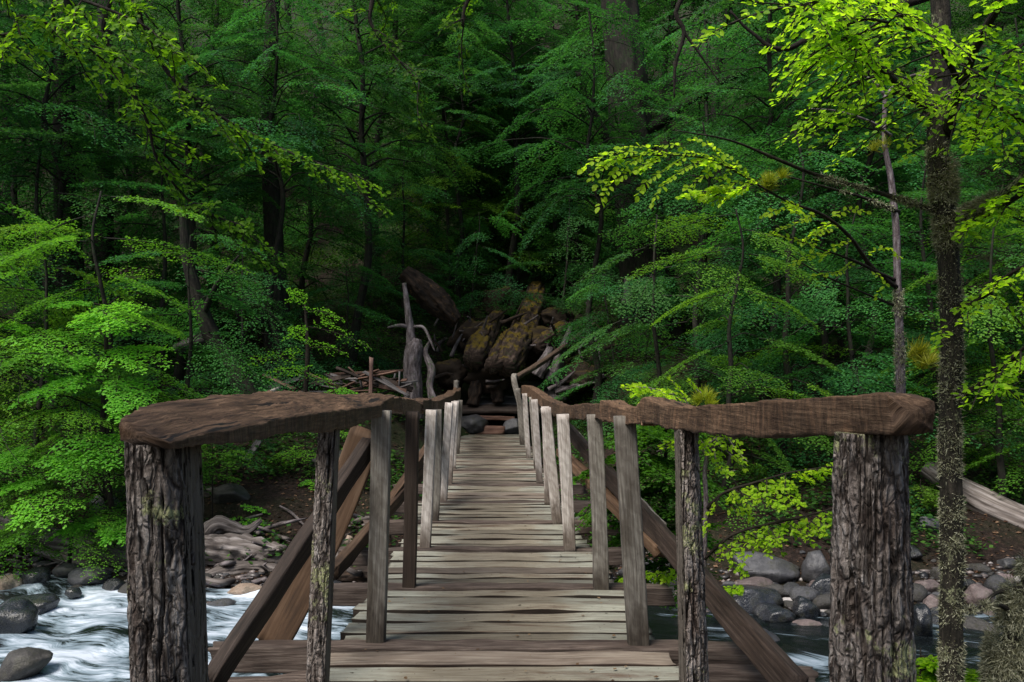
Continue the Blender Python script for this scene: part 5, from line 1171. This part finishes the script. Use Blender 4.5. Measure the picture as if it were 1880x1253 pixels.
slab('landing_beam', 'red brown rotten block lying at the end of the deck', 'beam', [(*P(876, 790, 21.), .2, .2), (*P(925, 790, 21.), .2, .2)], M['board_red'], rough=.02, end_rag=.05)
rk(866, 782, 21.1, 62, 40, 'rock_grey', 36, 'grey rounded block at the left of the bridge end', .3)
rk(946, 785, 21.1, 48, 34, 'rock_grey', 37, 'grey rounded block at the right of the bridge end', .3)

# board pile and rusty stakes
def stick(name, label, cat, a, b, wd, th, mat, group=None, roll=0):
    o = hewn(name, [(*a, wd, th, roll), (*b, wd, th, roll)], M[mat], None, rough=.008, step=.12, nc=12, corner=.2, end_rag=.02); return tag(o, label, cat, group)
stick('rusty_stake', 'upright reddish stake standing in the board pile', 'stake', P(680, 740, 16.5), P(682, 658, 16.5), .085, .07, 'rust')
stick('rusty_stake', 'thin leaning brown stake left of the upright reddish stake', 'stake', P(558, 730, 16.5), P(567, 682, 16.5), .03, .03, 'rust')
stick('loose_board', 'short light board standing upright left of the upright reddish stake', 'board', P(667, 718, 17.), P(658, 690, 17.), .09, .03, 'board_old')
stick('loose_board', 'grey board leaning against the jagged stump', 'board', P(735, 720, 17.2), P(706, 697, 17.4), .12, .03, 'board_old')
stick('loose_board', 'upright grey board touching the jagged stump', 'board', P(733, 712, 17.6), P(734, 684, 17.6), .1, .03, 'board_old')
stick('loose_board', 'second upright grey board left of the stump', 'board', P(722, 706, 17.7), P(726, 685, 17.7), .1, .03, 'board_old')
stick('loose_board', 'long brown board lying level on top of the board pile', 'board', P(600, 688, 17.8), P(740, 681, 17.8), .1, .05, 'board_red')
stick('loose_board', 'pale broken board end poking out over the left handrail', 'board', P(484, 726, 15.5), P(512, 713, 15.8), .1, .07, 'rock_tan' if False else 'post_pale')
stick('loose_board', 'purplish grey board lying down the soil slope', 'board', P(452, 845, 14.2), P(478, 806, 14.8), .12, .04, 'board_old')
for i in range(46):
    px = rng.uniform(490, 735); py = rng.uniform(694, 735)-8*smooth01(480, 640, px); d = rng.uniform(16.6, 17.9); L = rng.uniform(25, 90); an = rng.normal()*.35
    stick('loose_board', 'weathered broken board lying in the heap behind the left handrail', 'board', P(px-L/2, py+L/2*math.sin(an), d), P(px+L/2, py-L/2*math.sin(an), d+rng.normal()*.3), rng.uniform(.04, .12), .03,
          ['board_old', 'board_red', 'brace_dark'][int(rng.integers(3))], 'broken boards of the heap behind the left handrail', rng.normal()*.5)

# ------------------------------------------------------------ undergrowth and litter (stuff)
u = Acc()
n = 17000
ux = rng.uniform(-13, 13, n*3); uy = rng.uniform(11., 32, n*3)
dens = noise(ux*.5+3, uy*.5)
keep = (dens > -.16) & (uy > shore(ux)+1.0) & ~((np.abs(ux-BX(uy)) < 1.3) & (uy < 22)); ux, uy = ux[keep][:n], uy[keep][:n]
uz = ground_z(ux, uy)
m = 9
px_ = np.repeat(ux, m)+rng.normal(size=len(ux)*m)*.09; py_ = np.repeat(uy, m)+rng.normal(size=len(ux)*m)*.09
pz = ground_z(px_, py_)+rng.random(len(px_))*.22
an = rng.random(len(px_))*6.28
d = np.column_stack([np.cos(an), np.sin(an), rng.normal(size=len(an))*.3]); d /= np.linalg.norm(d, axis=1)[:, None]
leaves(u, np.column_stack([px_, py_, pz]), d, np.column_stack([rng.normal(size=(len(an), 2))*.4, np.ones(len(an))]), .045+.05*rng.random(len(an)), np.clip(np.repeat(rng.random(len(ux)), m)+.15*rng.normal(size=len(an)), 0, 1), False)
tag(u.build('undergrowth', M['under']), kind='stuff')

def flakes(name, x, y, z, size, mat, n3=.35):
    a = Acc(); k = len(x); an = rng.random(k)*6.28
    d = np.column_stack([np.cos(an), np.sin(an), rng.normal(size=k)*.12]); d /= np.linalg.norm(d, axis=1)[:, None]
    leaves(a, np.column_stack([x, y, z]), d, np.column_stack([rng.normal(size=(k, 2))*n3, np.ones(k)]), size, rng.random(k), False)
    return tag(a.build(name, mat), kind='stuff')
M['litter'] = leafmat('dead leaves', (.03, .016, .01), (.09, .05, .03), (.2, .13, .08), .1, .8, 1., .1)
k = 26000
lx = rng.uniform(-9, 10, k); ly = rng.uniform(9, 21, k); kp = (ly > shore(lx)+.15) & (noise(lx*1.3, ly*1.3, 3.) > -.25); lx, ly = lx[kp], ly[kp]
flakes('leaf_litter', lx, ly, ground_z(lx, ly)+.012, .025+.05*rng.random(len(lx)), M['litter'], .5)
k = 420
dx, dy = rng.uniform(-.68, .68, k), 2.6+8*rng.random(k)**1.3
kp = rng.random(k) < .35+.65*(np.abs(dx) > .5); dx, dy = dx[kp], dy[kp]
flakes('deck_litter', dx+BX(dy), dy, np.full(len(dx), .031), .008+.018*rng.random(len(dx)), M['litter'], .2)
# gravel between the stones
v1, f1 = ico(1); a = Acc()
for i in range(3600):
    x = rng.uniform(-8, 9); sy = float(shore(np.array([x]))[0]); y = sy+rng.uniform(-.5, 1.5)**1; z = gz(x, y); sz = .012+.04*rng.random()**2
    if z < WZ-.12: continue
    V = v1*(1+.25*rng.normal(size=(len(v1), 1)))*np.array([sz*(1+.6*rng.random()), sz, sz*.7])
    a.add(V+np.array([x, y, z+sz*.2]), None, f1, tint=np.full(len(V), rng.random()))
def gravelmat():
    m = NT('shore gravel'); t = m.attr('tint').outputs['Fac']
    return m.finish(m.ramp(t, [(0., (.01, .01, .012)), (.5, (.05, .045, .045)), (.85, (.16, .13, .12)), (.97, (.3, .27, .26))]), .4, None, .5)
tag(a.build('gravel', gravelmat()), kind='stuff')
